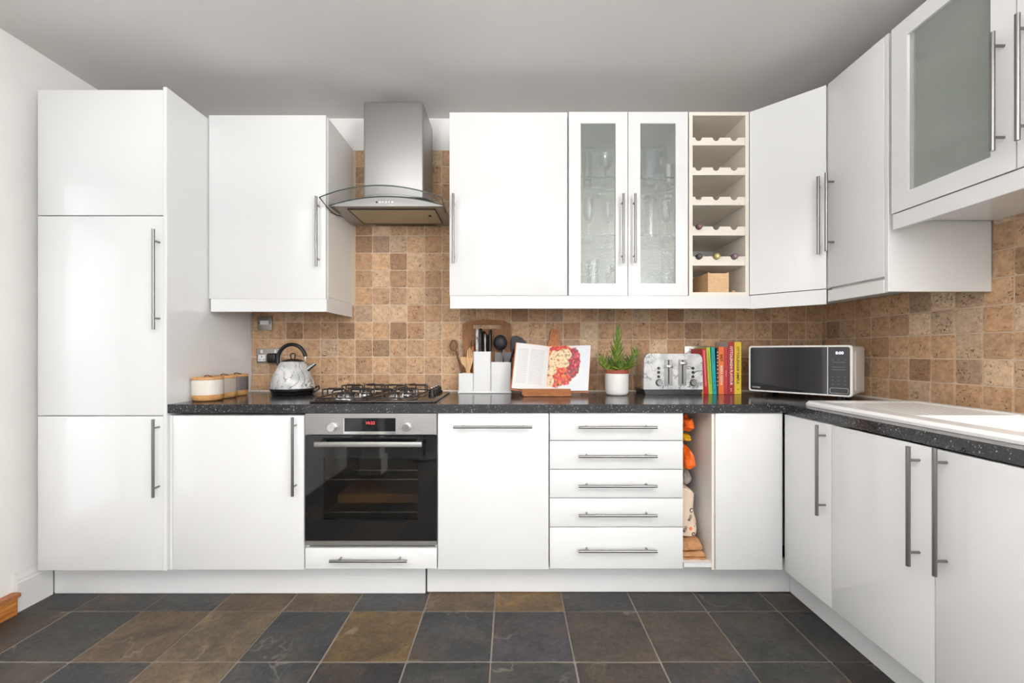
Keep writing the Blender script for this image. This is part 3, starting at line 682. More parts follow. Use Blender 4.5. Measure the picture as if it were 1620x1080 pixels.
# ------------------------------------------------------------------ oven
ox0, ox1 = PX(483, YF), PX(690.8, YF); OZ0, OZ1 = PZ(863.5, YF), PZ(653.5, YF)
t = thing('oven', 'black glass and steel built-in oven under the hob', 'oven', ((ox0+ox1)/2, 2.15, OZ0))
cx0, cx1 = ox0+0.016, ox1-0.016
wx_0, wx_1, wz_0, wz_1 = PX(512, YF), PX(662, YF), PZ(822, YF), PZ(724, YF)
mb = MB().box(cx0, wx_0-0.004, YF+0.024, 2.42, OZ0+0.012, OZ1-0.004).box(wx_1+0.004, cx1, YF+0.024, 2.42, OZ0+0.012, OZ1-0.004)
mb.box(wx_0-0.004, wx_1+0.004, YF+0.024, 2.42, OZ0+0.012, wz_0-0.03).box(wx_0-0.004, wx_1+0.004, YF+0.024, 2.42, wz_1+0.02, OZ1-0.004).box(wx_0-0.004, wx_1+0.004, 2.35, 2.42, wz_0-0.03, wz_1+0.02)
part('body', mb, M['cavity'], t, smooth=False)
for z in (PZ(748, 2.05), PZ(803, 2.0)):
    mb = MB()
    for k in range(13): mb.cyl((wx_0+0.002+k*(wx_1-wx_0-0.004)/12, YF+0.03, z), (wx_0+0.002+k*(wx_1-wx_0-0.004)/12, 2.345, z), 0.0016, n=6)
    for y in (YF+0.032, 2.1, 2.34): mb.cyl((wx_0, y, z), (wx_1, y, z), 0.0028, n=8)
    part('rack', mb, M['chrome'], t)
part('baking_tray', MB().box(wx_0+0.03, wx_1-0.005, 2.0, 2.34, PZ(795, 2.0), PZ(790, 2.0)+0.025), mat('browned_tray', (0.30, 0.17, 0.08), 0.5), t, smooth=False)
Zd1, Zd0 = PZ(688.5, YF), PZ(855, YF)
cp = part('control_panel', MB().box(ox0, ox1, YF-0.002, YF+0.020, PZ(687.3, YF), OZ1, 0.001, 1), M['hoodsteel'], t, smooth=False)
part('display', MB().box(PX(545.5, YF), PX(626, YF), YF-0.0035, YF-0.0022, PZ(682, YF), PZ(661, YF)), M['display'], cp, smooth=False)
part('display_trim', MB().box(PX(545.5, YF), PX(626, YF), YF-0.004, YF-0.0022, PZ(686.2, YF), PZ(682.2, YF)).box(PX(544, YF), PX(545.3, YF), YF-0.004, YF-0.0022, PZ(686.2, YF), PZ(661, YF)), M['chrome'], cp, smooth=False)
text('clock', '10:22', 0.0175, (PX(586, YF), YF-0.0037, PZ(668.8, YF)), (1, 0, 0), (0, 0, 1), M['red_led'], cp, fit=0.040, bold=0.0002)
for px in (526.5, 643.5):
    z = PZ(675.3, YF); x = PX(px, YF)
    part('knob', MB().cyl((x, YF-0.0022, z), (x, YF-0.006, z), 0.020, 0.0195, 24).cyl((x, YF-0.006, z), (x, YF-0.024, z), 0.0185, 0.0165, 24), M['chrome'], cp)
    mk = MB()
    for an in (-60, -35, -10, 15, 165, 190, 215, 240):
        c, s_ = math.cos(R(an+0)), math.sin(R(an)); rr = 0.031
        mk.box(x+rr*c-0.002, x+rr*c+0.002, YF-0.0030, YF-0.0022, z-rr*s_*0.8-0.0012, z-rr*s_*0.8+0.0012)
    o = part('dial_marks', mk, M['mark'], cp, smooth=False); o['kind'] = 'stuff'
d = part('door', MB().frame([(ox0, Zd0), (ox1, Zd0), (ox1, Zd1), (ox0, Zd1)], [(wx_0, wz_0), (wx_1, wz_0), (wx_1, wz_1), (wx_0, wz_1)], lambda p, q: (p[0], YF-0.001+0.020*q, p[1])), M['oven_glass'], t, smooth=False)
part('window', MB().box(wx_0+0.0003, wx_1-0.0003, YF-0.001, YF+0.004, wz_0+0.0003, wz_1-0.0003), M['ovenpane'], d, smooth=False)
yh = YF-0.046
hx0, hx1 = PX(497, yh), PX(667.5, yh)
mb = MB().box(hx0, hx1, yh-0.006, yh+0.006, PZ(706.8, yh), PZ(698.8, yh), 0.003, 2)
part('handle', mb, M['hoodsteel'], d)
for xa in (hx0+0.004, hx1-0.034): part('handle_bracket', MB().box(xa, xa+0.030, yh+0.0065, YF-0.0015, PZ(705, yh), PZ(700, yh)), M['black'], d, smooth=False)
part('lower_trim', MB().box(ox0, ox1, YF-0.001, YF+0.019, PZ(861.8, YF), PZ(855.4, YF)), M['hoodsteel'], t, smooth=False)

# ------------------------------------------------------------------ hood
hx0, hx1 = -0.938, -0.346; hY = 2.172; hz = 1.897
t = thing('extractor_hood', 'steel chimney extractor hood with curved glass canopy above the hob', 'hood', (-0.642, 2.35, hz))
part('chimney', MB().box(-0.788, -0.470, 2.242, YBK-0.002, 1.962, 2.478, 0.012, 3), M['hoodsteel'], t)
arc = lambda x: 0.0465*(1-((x+0.642)/0.298)**2)
NX = 20; xsn = [hx0+(hx1-hx0)*i/NX for i in range(NX+1)]
poly = [(x, hz+0.0015+arc(x)) for x in reversed(xsn)] + [(hx0, hz), (hx1, hz)]
part('front_panel', MB().prism(poly, lambda p, q: (p[0], hY+0.006*q, p[1])), M['hoodsteel'], t, smooth=False)
part('casing', MB().prism([(x, hz+0.001+arc(x)*0.97) for x in reversed(xsn)] + [(hx0, hz), (hx1, hz)], lambda p, q: (p[0], (hY+0.0065, YBK-0.002)[q], p[1])), M['hoodsteel'], t, smooth=False)
fx0, fx1, fy0, fy1 = -0.855, -0.405, 2.215, 2.455
part('filter', MB().box(fx0, fx1, fy0, fy1, hz-0.004, hz-0.0004, 0.001, 1), mat('greasy_filter_mesh', srgb(186, 176, 148), 0.5, 0.25), t, smooth=False)
part('filter_frame', MB().frame([(fx0-0.004, fy0-0.004), (fx1+0.004, fy0-0.004), (fx1+0.004, fy1+0.004), (fx0-0.004, fy1+0.004)], [(fx0, fy0), (fx1, fy0), (fx1, fy1), (fx0, fy1)], lambda p, q: (p[0], p[1], hz-0.006+0.0055*q)), M['darkmetal'], t, smooth=False)
part('filter_catch', MB().box(-0.455, -0.440, 2.30, 2.32, hz-0.009, hz-0.0045, 0.002, 1), M['black'], t)
part('lamp_strip', MB().box(-0.80, -0.44, 2.468, 2.505, hz-0.003, hz-0.0004), M['darkmetal'], t, smooth=False)
for k in range(6):
    x = PX(596 + k*5.0, hY); z = PZ(320, hY)
    part('button', MB().cyl((x, hY-0.004, z), (x, hY-0.0002, z), 0.0045, n=14), M['black'] if k == 0 else M['chrome'], t)
# glass canopy: bent sheet from the wall to in front of the casing, sides dipping a little
NG = 8; top, bot = [], []
for j in range(NG+1):
    f = j/NG; Y = 2.036+(2.50-2.036)*f; row_t, row_b = [], []
    for i in range(NX+1):
        x = hx0-0.002+(hx1-hx0+0.004)*i/NX; u = (x+0.642)/0.298
        front = 0.030*(u*u) if j == 0 else 0.0
        z = hz+0.004+arc(x)-0.026*abs(u)**6*math.sin(math.pi*min(1, f*1.3))**2
        row_t.append((x, Y+front, z+0.005)); row_b.append((x, Y+front, z))
    top.append(row_t); bot.append(row_b)
mb = MB(); W = NX+1
vs_ = [p for r_ in top for p in r_]; fs_ = [(j*W+i, j*W+i+1, (j+1)*W+i+1, (j+1)*W+i) for j in range(NG) for i in range(NX)]
mb.faces(vs_, fs_)
g = part('glass_canopy', mb, M['hoodglass'], t)
ed = [top[0][i] for i in range(W)]; ed2 = [bot[0][i] for i in range(W)]
def strip(a, b):
    n_ = len(a); return MB().faces(list(a)+list(b), [(i, i+1, n_+i+1, n_+i) for i in range(n_-1)])
def edge(pts):
    mb = MB(); mb.tube(pts, 0.0028, 6); return mb
part('glass_edge', edge([(p[0], p[1], p[2]-0.002) for p in ed]), M['glassedge'], g)
part('glass_edge', edge([(top[j][0][0], top[j][0][1], top[j][0][2]-0.002) for j in range(NG+1)]), M['glassedge'], g)
part('glass_edge', edge([(top[j][-1][0], top[j][-1][1], top[j][-1][2]-0.002) for j in range(NG+1)]), M['glassedge'], g)
part('panel_gasket', edge([(x, hY-0.001, hz+0.0025+arc(x)) for x in xsn]), M['glassedge'], t)

# ------------------------------------------------------------------ hob
bx0, bx1, by0, by1 = -0.940, -0.357, 1.962, 2.435; bz = WT+0.009
t = thing('gas_hob', 'black gas hob with four burners set in the worktop above the oven', 'hob', (-0.648, 2.2, WT+0.0005))
part('plate', MB().box(bx0, bx1, by0, by1, WT+0.0006, bz, 0.003, 2), mat('brown_black_hob_glass', (0.030, 0.024, 0.021), 0.12, spec=0.6), t)
burn = [(-0.815, 2.085, 0.050), (-0.80, 2.32, 0.036), (-0.575, 2.085, 0.028), (-0.575, 2.32, 0.040)]
for (x, y, r_) in burn:
    b = part('burner', MB().lathe([(r_*1.25, bz), (r_*1.2, bz+0.006), (r_, bz+0.010), (r_, bz+0.020), (r_*0.96, bz+0.021), (0, bz+0.021)], (x, y, 0), 24), M['chrome'], t)
    part('burner_cap', MB().lathe([(r_*0.86, bz+0.0212), (r_*0.9, bz+0.027), (r_*0.75, bz+0.030), (0, bz+0.031)], (x, y, 0), 24), M['iron'], b)
    part('igniter', MB().cyl((x+r_*1.35, y, bz), (x+r_*1.35, y, bz+0.022), 0.0025, n=8), M['ceramic'], b)
rt = 0.0036
for gx0_, gx1_ in ((-0.920, -0.705), (-0.688, -0.470)):
    g0, g1 = 1.985, 2.425; gz, gt = bz+0.010, bz+0.046
    mb = MB(); mb.tube([(gx0_, g0, gz), (gx1_, g0, gz), (gx1_, g1, gz), (gx0_, g1, gz)], rt, 8, closed=True)
    mb.tube([(gx0_, (g0+g1)/2, gz), (gx1_, (g0+g1)/2, gz)], rt, 8)
    for yc in (2.085, 2.32):
        xc = (gx0_+gx1_)/2
        for sx, xe in ((-1, gx0_), (1, gx1_)):
            for sy in (-1, 1):
                ya = yc+sy*0.028
                mb.tube([(xe, ya, gz), (xe, ya, gt-0.006), (xe-sx*0.006, ya, gt), (xc+sx*0.022, yc+sy*0.010, gt)], rt, 8)
            mb.tube([(xe, yc-0.028, gt-0.003), (xe, yc+0.028, gt-0.003)], rt, 8)
        for sy, ye in ((-1, yc-0.098), (1, yc+0.098)):
            mb.tube([(xc-0.03, ye, gz), (xc-0.03, ye, gt-0.006), (xc-0.026, ye-sy*0.006, gt), (xc-0.004, yc+sy*0.024, gt)], rt, 8)
            mb.tube([(xc+0.03, ye, gz), (xc+0.03, ye, gt-0.006), (xc+0.026, ye-sy*0.006, gt), (xc+0.004, yc+sy*0.024, gt)], rt, 8)
            mb.tube([(xc-0.03, ye, gz), (xc+0.03, ye, gz)], rt, 8)
    g = part('pan_support', mb, M['iron'], t)
    for fx in (gx0_, gx1_):
        for fy in (g0, g1): part('rubber_foot', MB().cyl((fx, fy, bz+0.0003), (fx, fy, gz), 0.006, n=10), M['rubber'], g)
for k in range(4):
    x, y = -0.412, 2.185+0.066*k
    part('knob', MB().lathe([(0.019, bz+0.0003), (0.019, bz+0.004), (0.0155, bz+0.006), (0.0145, bz+0.034), (0, bz+0.035)], (x, y, 0), 20).box(x-0.003, x+0.003, y-0.0145, y+0.0145, bz+0.03, bz+0.040), M['black'], t)
    part('knob_cap', MB().box(x-0.0045, x+0.0045, y-0.0145, y+0.0145, bz+0.0402, bz+0.0445, 0.001, 1), M['chrome'], t)
    part('knob_ring', MB().lathe([(0.0215, bz+0.0003), (0.0215, bz+0.012), (0.0162, bz+0.012), (0.0196, bz+0.0004)], (x, y, 0), 20), M['black'], t)

# ------------------------------------------------------------------ sink
SX0, SX1, SY0, SY1, SZ = 1.288, 1.806, 0.905, 1.895, 0.9345
NU, NV = 300, 130
def sm(a, b, x):
    k = max(0.0, min(1.0, (x-a)/(b-a))); return k*k*(3-2*k)
bX0, bX1, bY0, bY1 = 1.372, 1.750, 0.975, 1.455
def sink_z(x, y):
    z = SZ
    e = min(x-SX0, SX1-x, y-SY0, SY1-y); z -= 0.010*(1-sm(0, 0.014, e))
    d_ = sm(1.362, 1.376, x)*(1-sm(1.752, 1.766, x))*(1-sm(1.835, 1.850, y))*sm(1.455, 1.47, y)
    z -= 0.006*d_
    if d_ > 0.5:
        gx = (x-1.392)/0.0345; z -= 0.0075*(max(0.0, 1-abs((gx-round(gx))*0.0345)/0.0042))*sm(1.49, 1.52, y)*(1-sm(1.80, 1.825, y))
    k = sm(bX0, bX0+0.03, x)*(1-sm(bX1-0.03, bX1, x))*sm(bY0, bY0+0.03, y)*(1-sm(bY1-0.03, bY1, y))
    return z-0.165*k
t = thing('sink', 'white inset sink with grooved drainer on the right-hand worktop', 'sink', ((SX0+SX1)/2, (SY0+SY1)/2, WT))
vs_, cr = [], 0.055
for j in range(NV+1):
    y = SY0+(SY1-SY0)*j/NV; dy = max(0.0, cr-(y-SY0), cr-(SY1-y)); ins = cr-math.sqrt(max(0.0, cr*cr-dy*dy))
    for i in range(NU+1):
        x = SX0+ins+(SX1-SX0-2*ins)*i/NU; z = sink_z(x, y)
        ee = min(x-SX0-ins, SX1-ins-x)
        z = min(z, SZ-0.010*(1-sm(0, 0.014, ee))) if z > SZ-0.02 else z
        vs_.append((x, y, z))
W = NU+1
fs_ = [(j*W+i, j*W+i+1, (j+1)*W+i+1, (j+1)*W+i) for j in range(NV) for i in range(NU)]
bd = [i for i in range(W)] + [j*W+NU for j in range(1, NV+1)] + [NV*W+i for i in range(NU-1, -1, -1)] + [j*W for j in range(NV-1, 0, -1)]
n0 = len(vs_); vs_ += [(vs_[k][0], vs_[k][1], WT+0.0008) for k in bd]
fs_ += [(bd[k], bd[(k+1) % len(bd)], n0+(k+1) % len(bd), n0+k) for k in range(len(bd))]
mb = MB(); mb.faces(vs_, fs_)
part('basin', mb, M['sink'], t, ang=60)
part('drain', MB().lathe([(0.0, 0.771), (0.035, 0.771), (0.042, 0.7735), (0.042, 0.7700), (0.0, 0.7698)], (1.56, 1.2, 0), 24), M['chrome'], t)
mb = MB().lathe([(0.026, SZ+0.0003), (0.026, SZ+0.01), (0.018, SZ+0.02), (0.016, SZ+0.09)], (1.782, 1.16, 0), 20)
mb.tube([(1.782, 1.16, SZ+0.08)] + [(1.782-0.09+0.09*math.cos(R(a)), 1.16, SZ+0.20+0.09*math.sin(R(a))) for a in range(0, 181, 20)] + [(1.602, 1.16, SZ+0.16)], 0.011, 12)
mb.cyl((1.782, 1.16, SZ+0.06), (1.782, 1.24, SZ+0.085), 0.007)
# (the mixer itself stands outside the frame)
mb.bm.free()

# ------------------------------------------------------------------ microwave, askew in the corner
a0, a1 = Vector((1.303, 2.330)), Vector((1.597, 1.985))
mw = (a1-a0).length; ang = math.atan2(a1.y-a0.y, a1.x-a0.x)
t = thing('microwave', 'white-framed black microwave standing askew in the corner of the worktop', 'microwave', (a0.x, a0.y, WT+0.0005), ang)
mh0, mh1, md = 0.0225, 0.268, 0.272
def rr_poly(x0, x1, z0, z1, r, n=5):
    p = []
    for cx, cz, s0 in ((x1-r, z1-r, 0), (x0+r, z1-r, 90), (x0+r, z0+r, 180), (x1-r, z0+r, 270)):
        p += [(cx+r*math.cos(R(s0+90*i/n)), cz+r*math.sin(R(s0+90*i/n))) for i in range(n+1)]
    return p
part('case', MB().prism(rr_poly(0.004, mw-0.004, mh0+0.004, mh1-0.003, 0.012), lambda p, q: (p[0], (0.030, md)[q], p[1])), M['ceramic'], t, True)
part('vent_cover', MB().box(mw-0.0038, mw-0.001, 0.07, md-0.02, 0.05, 0.24, 0.001, 1), M['ceramic'], t, True)
split = mw*0.787
fr = part('front_frame', MB().frame(rr_poly(0, mw, mh0, mh1, 0.014), rr_poly(0.0075, mw-0.010, mh0+0.0075, mh1-0.0085, 0.010), lambda p, q: (p[0], 0.0295*q, p[1])), M['ceramic'], t, True)
dp = part('door', MB().prism([(0.0078, mh0+0.012), (0.012, mh0+0.0078), (split-0.002, mh0+0.0078), (split-0.002, mh1-0.0088), (0.012, mh1-0.0088), (0.0078, mh1-0.013)], lambda p, q: (p[0], 0.002+0.026*q, p[1])), mat('mirror_black_door', (0.012, 0.012, 0.014), 0.05, spec=0.9), t, True, smooth=False)
part('door_gap', MB().box(split-0.0018, split+0.0010, 0.0008, 0.029, mh0+0.0078, mh1-0.0088), M['ceramic'], t, True, smooth=False)
cp = part('control_panel', MB().prism([(split+0.0012, mh0+0.0078), (mw-0.0150, mh0+0.0078), (mw-0.0103, mh0+0.0125), (mw-0.0103, mh1-0.0135), (mw-0.015, mh1-0.0088), (split+0.0012, mh1-0.0088)], lambda p, q: (p[0], 0.002+0.026*q, p[1])), mat('grey_control_panel', (0.045, 0.045, 0.048), 0.15), t, True, smooth=False)
pcx = (split+mw-0.010)/2
text('clock', '8:00', 0.019, (pcx+0.003, 0.0012, mh1-0.038), (1, 0, 0), (0, 0, 1), M['white_led'], cp, True, fit=0.031, bold=0.0002)
text('maker_name', 'TOSHIBA', 0.0105, (0.037, 0.0012, mh0+0.022), (1, 0, 0), (0, 0, 1), M['whiteink'], dp, True, fit=0.042)
mk = MB(); mg = mat('panel_print', (0.24, 0.24, 0.25), 0.5)
for k, (z, n_) in enumerate(((0.198, 3), (0.186, 1), (0.163, 1), (0.150, 1), (0.116, 3), (0.098, 3), (0.080, 3))):
    for i in range(n_):
        w_ = 0.052 if n_ == 1 else 0.007; x = pcx+(i-(n_-1)/2)*0.024
        mk.box(x-w_/2, x+w_/2, 0.0012, 0.0019, z-0.0008, z+0.0008)
part('key_print', mk, mg, cp, True, smooth=False)
part('door_button', MB().frame(rr_poly(split+0.008, mw-0.016, mh0+0.014, mh0+0.040, 0.007), rr_poly(split+0.0092, mw-0.0172, mh0+0.0152, mh0+0.0388, 0.006), lambda p, q: (p[0], 0.0006+0.0013*q, p[1])), M['chrome'], cp, True, smooth=False)
for fx in (0.06, mw-0.06):
    for fy in (0.05, md-0.05): part('foot', MB().cyl((fx, fy, 0.0004), (fx, fy, mh0+0.0035), 0.014, n=14), M['rubber'], t, True)

# ------------------------------------------------------------------ toaster
TY = 2.332; tx0, tx1 = PX(1018, TY), PX(1112.3, TY); tzb, tz1 = WT+0.030, PZ(559.3, TY)
t = thing('toaster', 'white marble-print four-slot toaster between the plant and the cookbooks', 'toaster', ((tx0+tx1)/2, 2.42, WT+0.0005))
poly = [(tx0, tzb), (tx1, tzb), (tx1-0.004, tz1-0.055)] + [(tx1-0.034+0.030*math.cos(R(a)), tz1-0.036+0.036*math.sin(R(a))) for a in range(0, 91, 15)] + [(tx0+0.034+0.030*math.cos(R(a)), tz1-0.036+0.036*math.sin(R(a))) for a in range(90, 181, 15)] + [(tx0+0.004, tz1-0.055)]
part('face', MB().prism(poly, lambda p, q: (p[0], (TY, TY+0.024)[q], p[1])), M['marble'], t, ang=50)
cxm, czm = (tx0+tx1)/2, (tzb+tz1)/2
poly2 = [(cxm+(p[0]-cxm)*0.985, czm+(p[1]-czm)*0.985) for p in poly]
part('shell', MB().prism(poly2, lambda p, q: (p[0], (TY+0.0242, 2.500)[q], p[1])), mat('polished_side', (0.66, 0.62, 0.58), 0.10, 1.0), t, ang=50)
part('base', MB().prism([(tx0+0.002, tzb-0.0005), (tx1-0.002, tzb-0.0005), (tx1-0.012, WT+0.0008), (tx0+0.012, WT+0.0008)], lambda p, q: (p[0], (TY-0.002, 2.502)[q], p[1])), M['black'], t, smooth=False)
def tp(px, py): return PX(px, TY), PZ(py, TY)
for lx, lv in ((1057.5, 579.5), (1079.5, 574.5)):
    xc, zt_ = tp(lx, 569); _, zb_ = tp(lx, 609.5)
    pl = part('lever_plate', MB().box(xc-0.021, xc+0.021, TY-0.003, TY-0.0004, zb_, zt_, 0.001, 1), M['steel'], t)
    part('lever_slot', MB().box(xc-0.0035, xc+0.0035, TY-0.0042, TY-0.0032, zb_+0.008, zt_-0.001), M['black'], pl, smooth=False)
    z = tp(0, lv)[1]
    part('lever', MB().box(xc-0.018, xc+0.018, TY-0.026, TY-0.0043, z-0.007, z+0.007, 0.003, 2), M['chrome'], t)
for kx in (1041.8, 1096):
    for py in (582.2, 588.8, 595.6):
        x, z = tp(kx, py); part('button', MB().cyl((x, TY-0.004, z), (x, TY-0.0003, z), 0.0078, n=16), M['black'], t)
    x, z = tp(kx+0.7, 605)
    dl = part('dial', MB().cyl((x, TY-0.018, z), (x, TY-0.0045, z), 0.0145, 0.016, 24), M['steel'], t); part('dial_ring', MB().cyl((x, TY-0.0043, z), (x, TY-0.0003, z), 0.0190, n=24), M['black'], dl)
mb = MB()
for y in (2.37, 2.44):
    for xa, xb in ((tx0+0.045, (tx0+tx1)/2-0.012), ((tx0+tx1)/2+0.012, tx1-0.045)): mb.box(xa, xb, y-0.014, y+0.014, tz1-0.004, tz1-0.0005)
part('slot', mb, M['black'], t, smooth=False)

# ------------------------------------------------------------------ kettle
KX, KY = PX(463, 2.37), 2.372
t = thing('kettle', 'white marble-print kettle with black handle on its base beside the hob', 'kettle', (KX, KY, WT+0.0005))
part('power_base', MB().lathe([(0.092, WT+0.0008), (0.104, WT+0.004), (0.108, WT+0.016), (0.110, WT+0.0175)], (KX, KY, 0), 36), M['black'], t)
part('body_ring', MB().lathe([(0.105, WT+0.0180), (0.113, WT+0.024), (0.115, WT+0.0355)], (KX, KY, 0), 36), M['black'], t)
prof = [(0.1145, WT+0.0358), (0.114, WT+0.045), (0.108, WT+0.075), (0.098, WT+0.108), (0.086, WT+0.138), (0.073, WT+0.163), (0.064, WT+0.178), (0.060, WT+0.182)]
part('body', MB().lathe(prof, (KX, KY, 0), 40), M['marble'], t, ang=50)
lid = part('lid', MB().lathe([(0.057, WT+0.1822), (0.056, WT+0.186), (0.046, WT+0.192), (0.026, WT+0.197), (0.0, WT+0.198)], (KX, KY, 0), 32), M['darkmetal'], t)
zk = WT+0.1965
part('lid_knob', MB().tube([(KX-0.009, KY, zk)] + [(KX+0.0135*math.cos(R(a)), KY, zk+0.020+0.0115*math.sin(R(a))) for a in range(210, -31, -20)] + [(KX+0.009, KY, zk)], 0.0036, 10), M['darkmetal'], lid)
hc = (KX-0.006, WT+0.192)
arcp = [(hc[0]+0.078*math.cos(R(a)), KY, hc[1]+0.086*math.sin(R(a))) for a in range(12, 176, 8)]
arcp += [(hc[0]-0.080, KY, hc[1]-0.014), (hc[0]-0.072, KY, hc[1]-0.030), (hc[0]-0.062, KY, hc[1]-0.034)]
part('handle', MB().tube(arcp, [0.0105]*len(arcp), 12), M['black'], t)
part('handle_strut', MB().tube([arcp[0], (KX+0.070, KY, WT+0.185), (KX+0.064, KY, WT+0.168)], 0.0035, 8), M['chrome'], t)
part('spout', MB().tube([(KX+0.078, KY, WT+0.134), (KX+0.100, KY, WT+0.152), (KX+0.128, KY, WT+0.172)], [0.015, 0.0115, 0.0085], 14), M['chrome'], t)
part('switch', MB().tube([(KX-0.112, KY, WT+0.055), (KX-0.117, KY, WT+0.072), (KX-0.105, KY, WT+0.105)], 0.005, 8), M['whiteplastic'], t)
cord = [(KX+0.10, KY, WT+0.012), (KX+0.130, KY-0.03, WT+0.014), (KX+0.155, KY-0.02, WT+0.030), (KX+0.135, KY+0.02, WT+0.044), (KX+0.095, KY+0.085, WT+0.034), (KX+0.03, KY+0.120, WT+0.010), (KX-0.06, KY+0.125, WT+0.012), (KX-0.115, KY+0.110, WT+0.05), (KX-0.110, KY+0.095, WT+0.115), (KX-0.105, KY+0.105, WT+0.142)]
def smooth_path(p, k=6):
    p = [Vector(q) for q in p]; out = []
    for i in range(len(p)-1):
        a, b, c, d_ = p[max(i-1, 0)], p[i], p[i+1], p[min(i+2, len(p)-1)]
        for s_ in range(k):
            t_ = s_/k; out.append(0.5*((2*b)+(c-a)*t_+(2*a-5*b+4*c-d_)*t_*t_+(3*b-a-3*c+d_)*t_**3))
    out.append(p[-1]); return out
part('cord', MB().tube(smooth_path(cord), 0.0042, 8), M['black'], t)
px_, pz_ = PX(435.5, YB), PZ(566, YB)
part('plug', MB().box(px_-0.026, px_+0.026, YB-0.050, YB-0.0125, pz_-0.028, pz_+0.028, 0.010, 3), M['black'], t)

# sockets and switch
def plate(name, label, cat, px0, px1, py0, py1):
    x0, x1, z0, z1 = PX(px0, YB), PX(px1, YB), PZ(py1, YB), PZ(py0, YB)
    t = thing(name, label, cat, ((x0+x1)/2, YB-0.003, z0)); f = part('plate', MB().box(x0, x1, YB-0.009, YB-0.0008, z0, z1, 0.002, 2), M['socketmetal'], t)
    return t, x0, x1, z0, z1
def sockets(t, x0, x1, z0, z1):
    w = (x1-x0)/2
    for k in range(2):
        xc = x0+w*(k+0.5); s_ = 1 if k else -1
        part('rocker', MB().box(xc+0.004*s_-0.006, xc+0.004*s_+0.006, YB-0.013, YB-0.0092, z1-0.028, z1-0.008, 0.001, 1), M['whiteplastic'], t)
        ins = part('outlet', MB().box(xc-0.026, xc+0.018, YB-0.0105, YB-0.0092, z0+0.012, z0+0.050, 0.001, 1), M['whiteplastic'], t)
        part('pin_holes', MB().box(xc-0.006, xc-0.002, YB-0.0112, YB-0.0106, z0+0.034, z0+0.044).box(xc-0.020, xc-0.012, YB-0.0112, YB-0.0106, z0+0.020, z0+0.024).box(xc+0.004, xc+0.012, YB-0.0112, YB-0.0106, z0+0.020, z0+0.024), M['blackmatte'], ins, smooth=False)
    for xx in (x0+0.009, x1-0.009): part('screw', MB().cyl((xx, YB-0.0105, (z0+z1)/2), (xx, YB-0.0092, (z0+z1)/2), 0.0032, n=10), M['darkmetal'], t)
sockets(*plate('wall_socket', 'satin metal double socket holding the kettle plug', 'socket', 407, 446, 551, 574.3))
sockets(*plate('wall_socket', 'satin metal double socket half hidden behind toaster and books', 'socket', 1082, 1122, 547.5, 571))
t, x0, x1, z0, z1 = plate('wall_switch', 'square satin metal fused switch on tiles above the kettle', 'switch', 408.3, 431.3, 499.5, 522.5)
part('rocker', MB().box(x0+0.018, x1-0.018, YB-0.0125, YB-0.0092, (z0+z1)/2-0.010, (z0+z1)/2+0.014, 0.001, 1), M['whiteplastic'], t)
for xx in (x0+0.010, x1-0.010): part('screw', MB().cyl((xx, YB-0.0105, (z0+z1)/2), (xx, YB-0.0092, (z0+z1)/2), 0.0035, n=10), M['darkmetal'], t)

# ------------------------------------------------------------------ canisters
for (x, y, r_, m_, lab) in ((-1.481, 2.062, 0.066, 'cream', 'cream ceramic canister with wooden lid, nearest of three by the fridge panel'),
                            (-1.487, 2.188, 0.058, 'putty', 'putty grey canister with wooden lid, middle of three by the fridge panel'),
                            (-1.492, 2.300, 0.052, 'slategrey', 'dark grey canister with wooden lid, farthest of three, by the tiles')):
    mm = {'cream': mat('cream_glaze', srgb(226, 220, 210), 0.25), 'putty': mat('putty_glaze', srgb(176, 166, 154), 0.2), 'slategrey': mat('slate_glaze', srgb(112, 104, 104), 0.18)}[m_]
    t = thing('canister', lab, 'canister', (x, y, WT+0.0005), 0, 'lidded canisters')
    z = WT+0.0008
    part('foot', MB().lathe([(r_*0.80, z), (r_*0.93, z+0.006), (r_*0.985, z+0.018), (r_, z+0.030)], (x, y, 0), 32), M['bamboo'], t, ang=60)
    part('jar', MB().lathe([(r_, z+0.0302), (r_, z+0.100), (r_*0.97, z+0.102)], (x, y, 0), 36), mm, t)
    l = part('lid', MB().lathe([(r_*1.0, z+0.1023), (r_*1.02, z+0.104), (r_*1.02, z+0.112), (r_*0.98, z+0.114), (0, z+0.114)], (x, y, 0), 36), M['bamboo'], t)
    part('lid_loop', MB().tube([(x-0.016, y, z+0.1142), (x-0.014, y, z+0.119), (x, y-0.004, z+0.121), (x+0.010, y, z+0.118), (x+0.020, y+0.004, z+0.117)], 0.0028, 8), M['darkwood'], l)

# ------------------------------------------------------------------ utensil holder and what it holds
UY = 2.405; uz = WT+0.0008
hx = lambda px: PX(px, UY)
t = thing('utensil_holder', 'white three-compartment utensil and knife holder left of the open cookbook', 'utensil holder', (hx(767), 2.45, WT+0.0005))
part('tray', MB().box(hx(724.4), hx(809.2), UY-0.004, 2.471, uz, uz+0.012, 0.003, 2), M['whiteplastic'], t)
ztop = {}
for nm, a, b, py in (('left', 725, 748.4, 590.3), ('mid', 748.7, 776.4, 556), ('right', 776.7, 808.7, 572.8)):
    x0, x1, z1 = hx(a), hx(b), PZ(py, UY); ztop[nm] = z1; y0, y1 = UY, 2.467
    mb = MB().frame(rr_poly(x0, x1, y0, y1, 0.008, 4), rr_poly(x0+0.003, x1-0.003, y0+0.003, y1-0.003, 0.006, 4), lambda p, q: (p[0], p[1], (uz+0.0122, z1)[q]))
    part('compartment', mb, M['whiteplastic'], t)
part('knife_block', MB().box(hx(748.7)+0.004, hx(776.4)-0.004, UY+0.004, 2.463, ztop['mid']-0.02, ztop['mid']-0.006), M['blackmatte'], t, smooth=False)
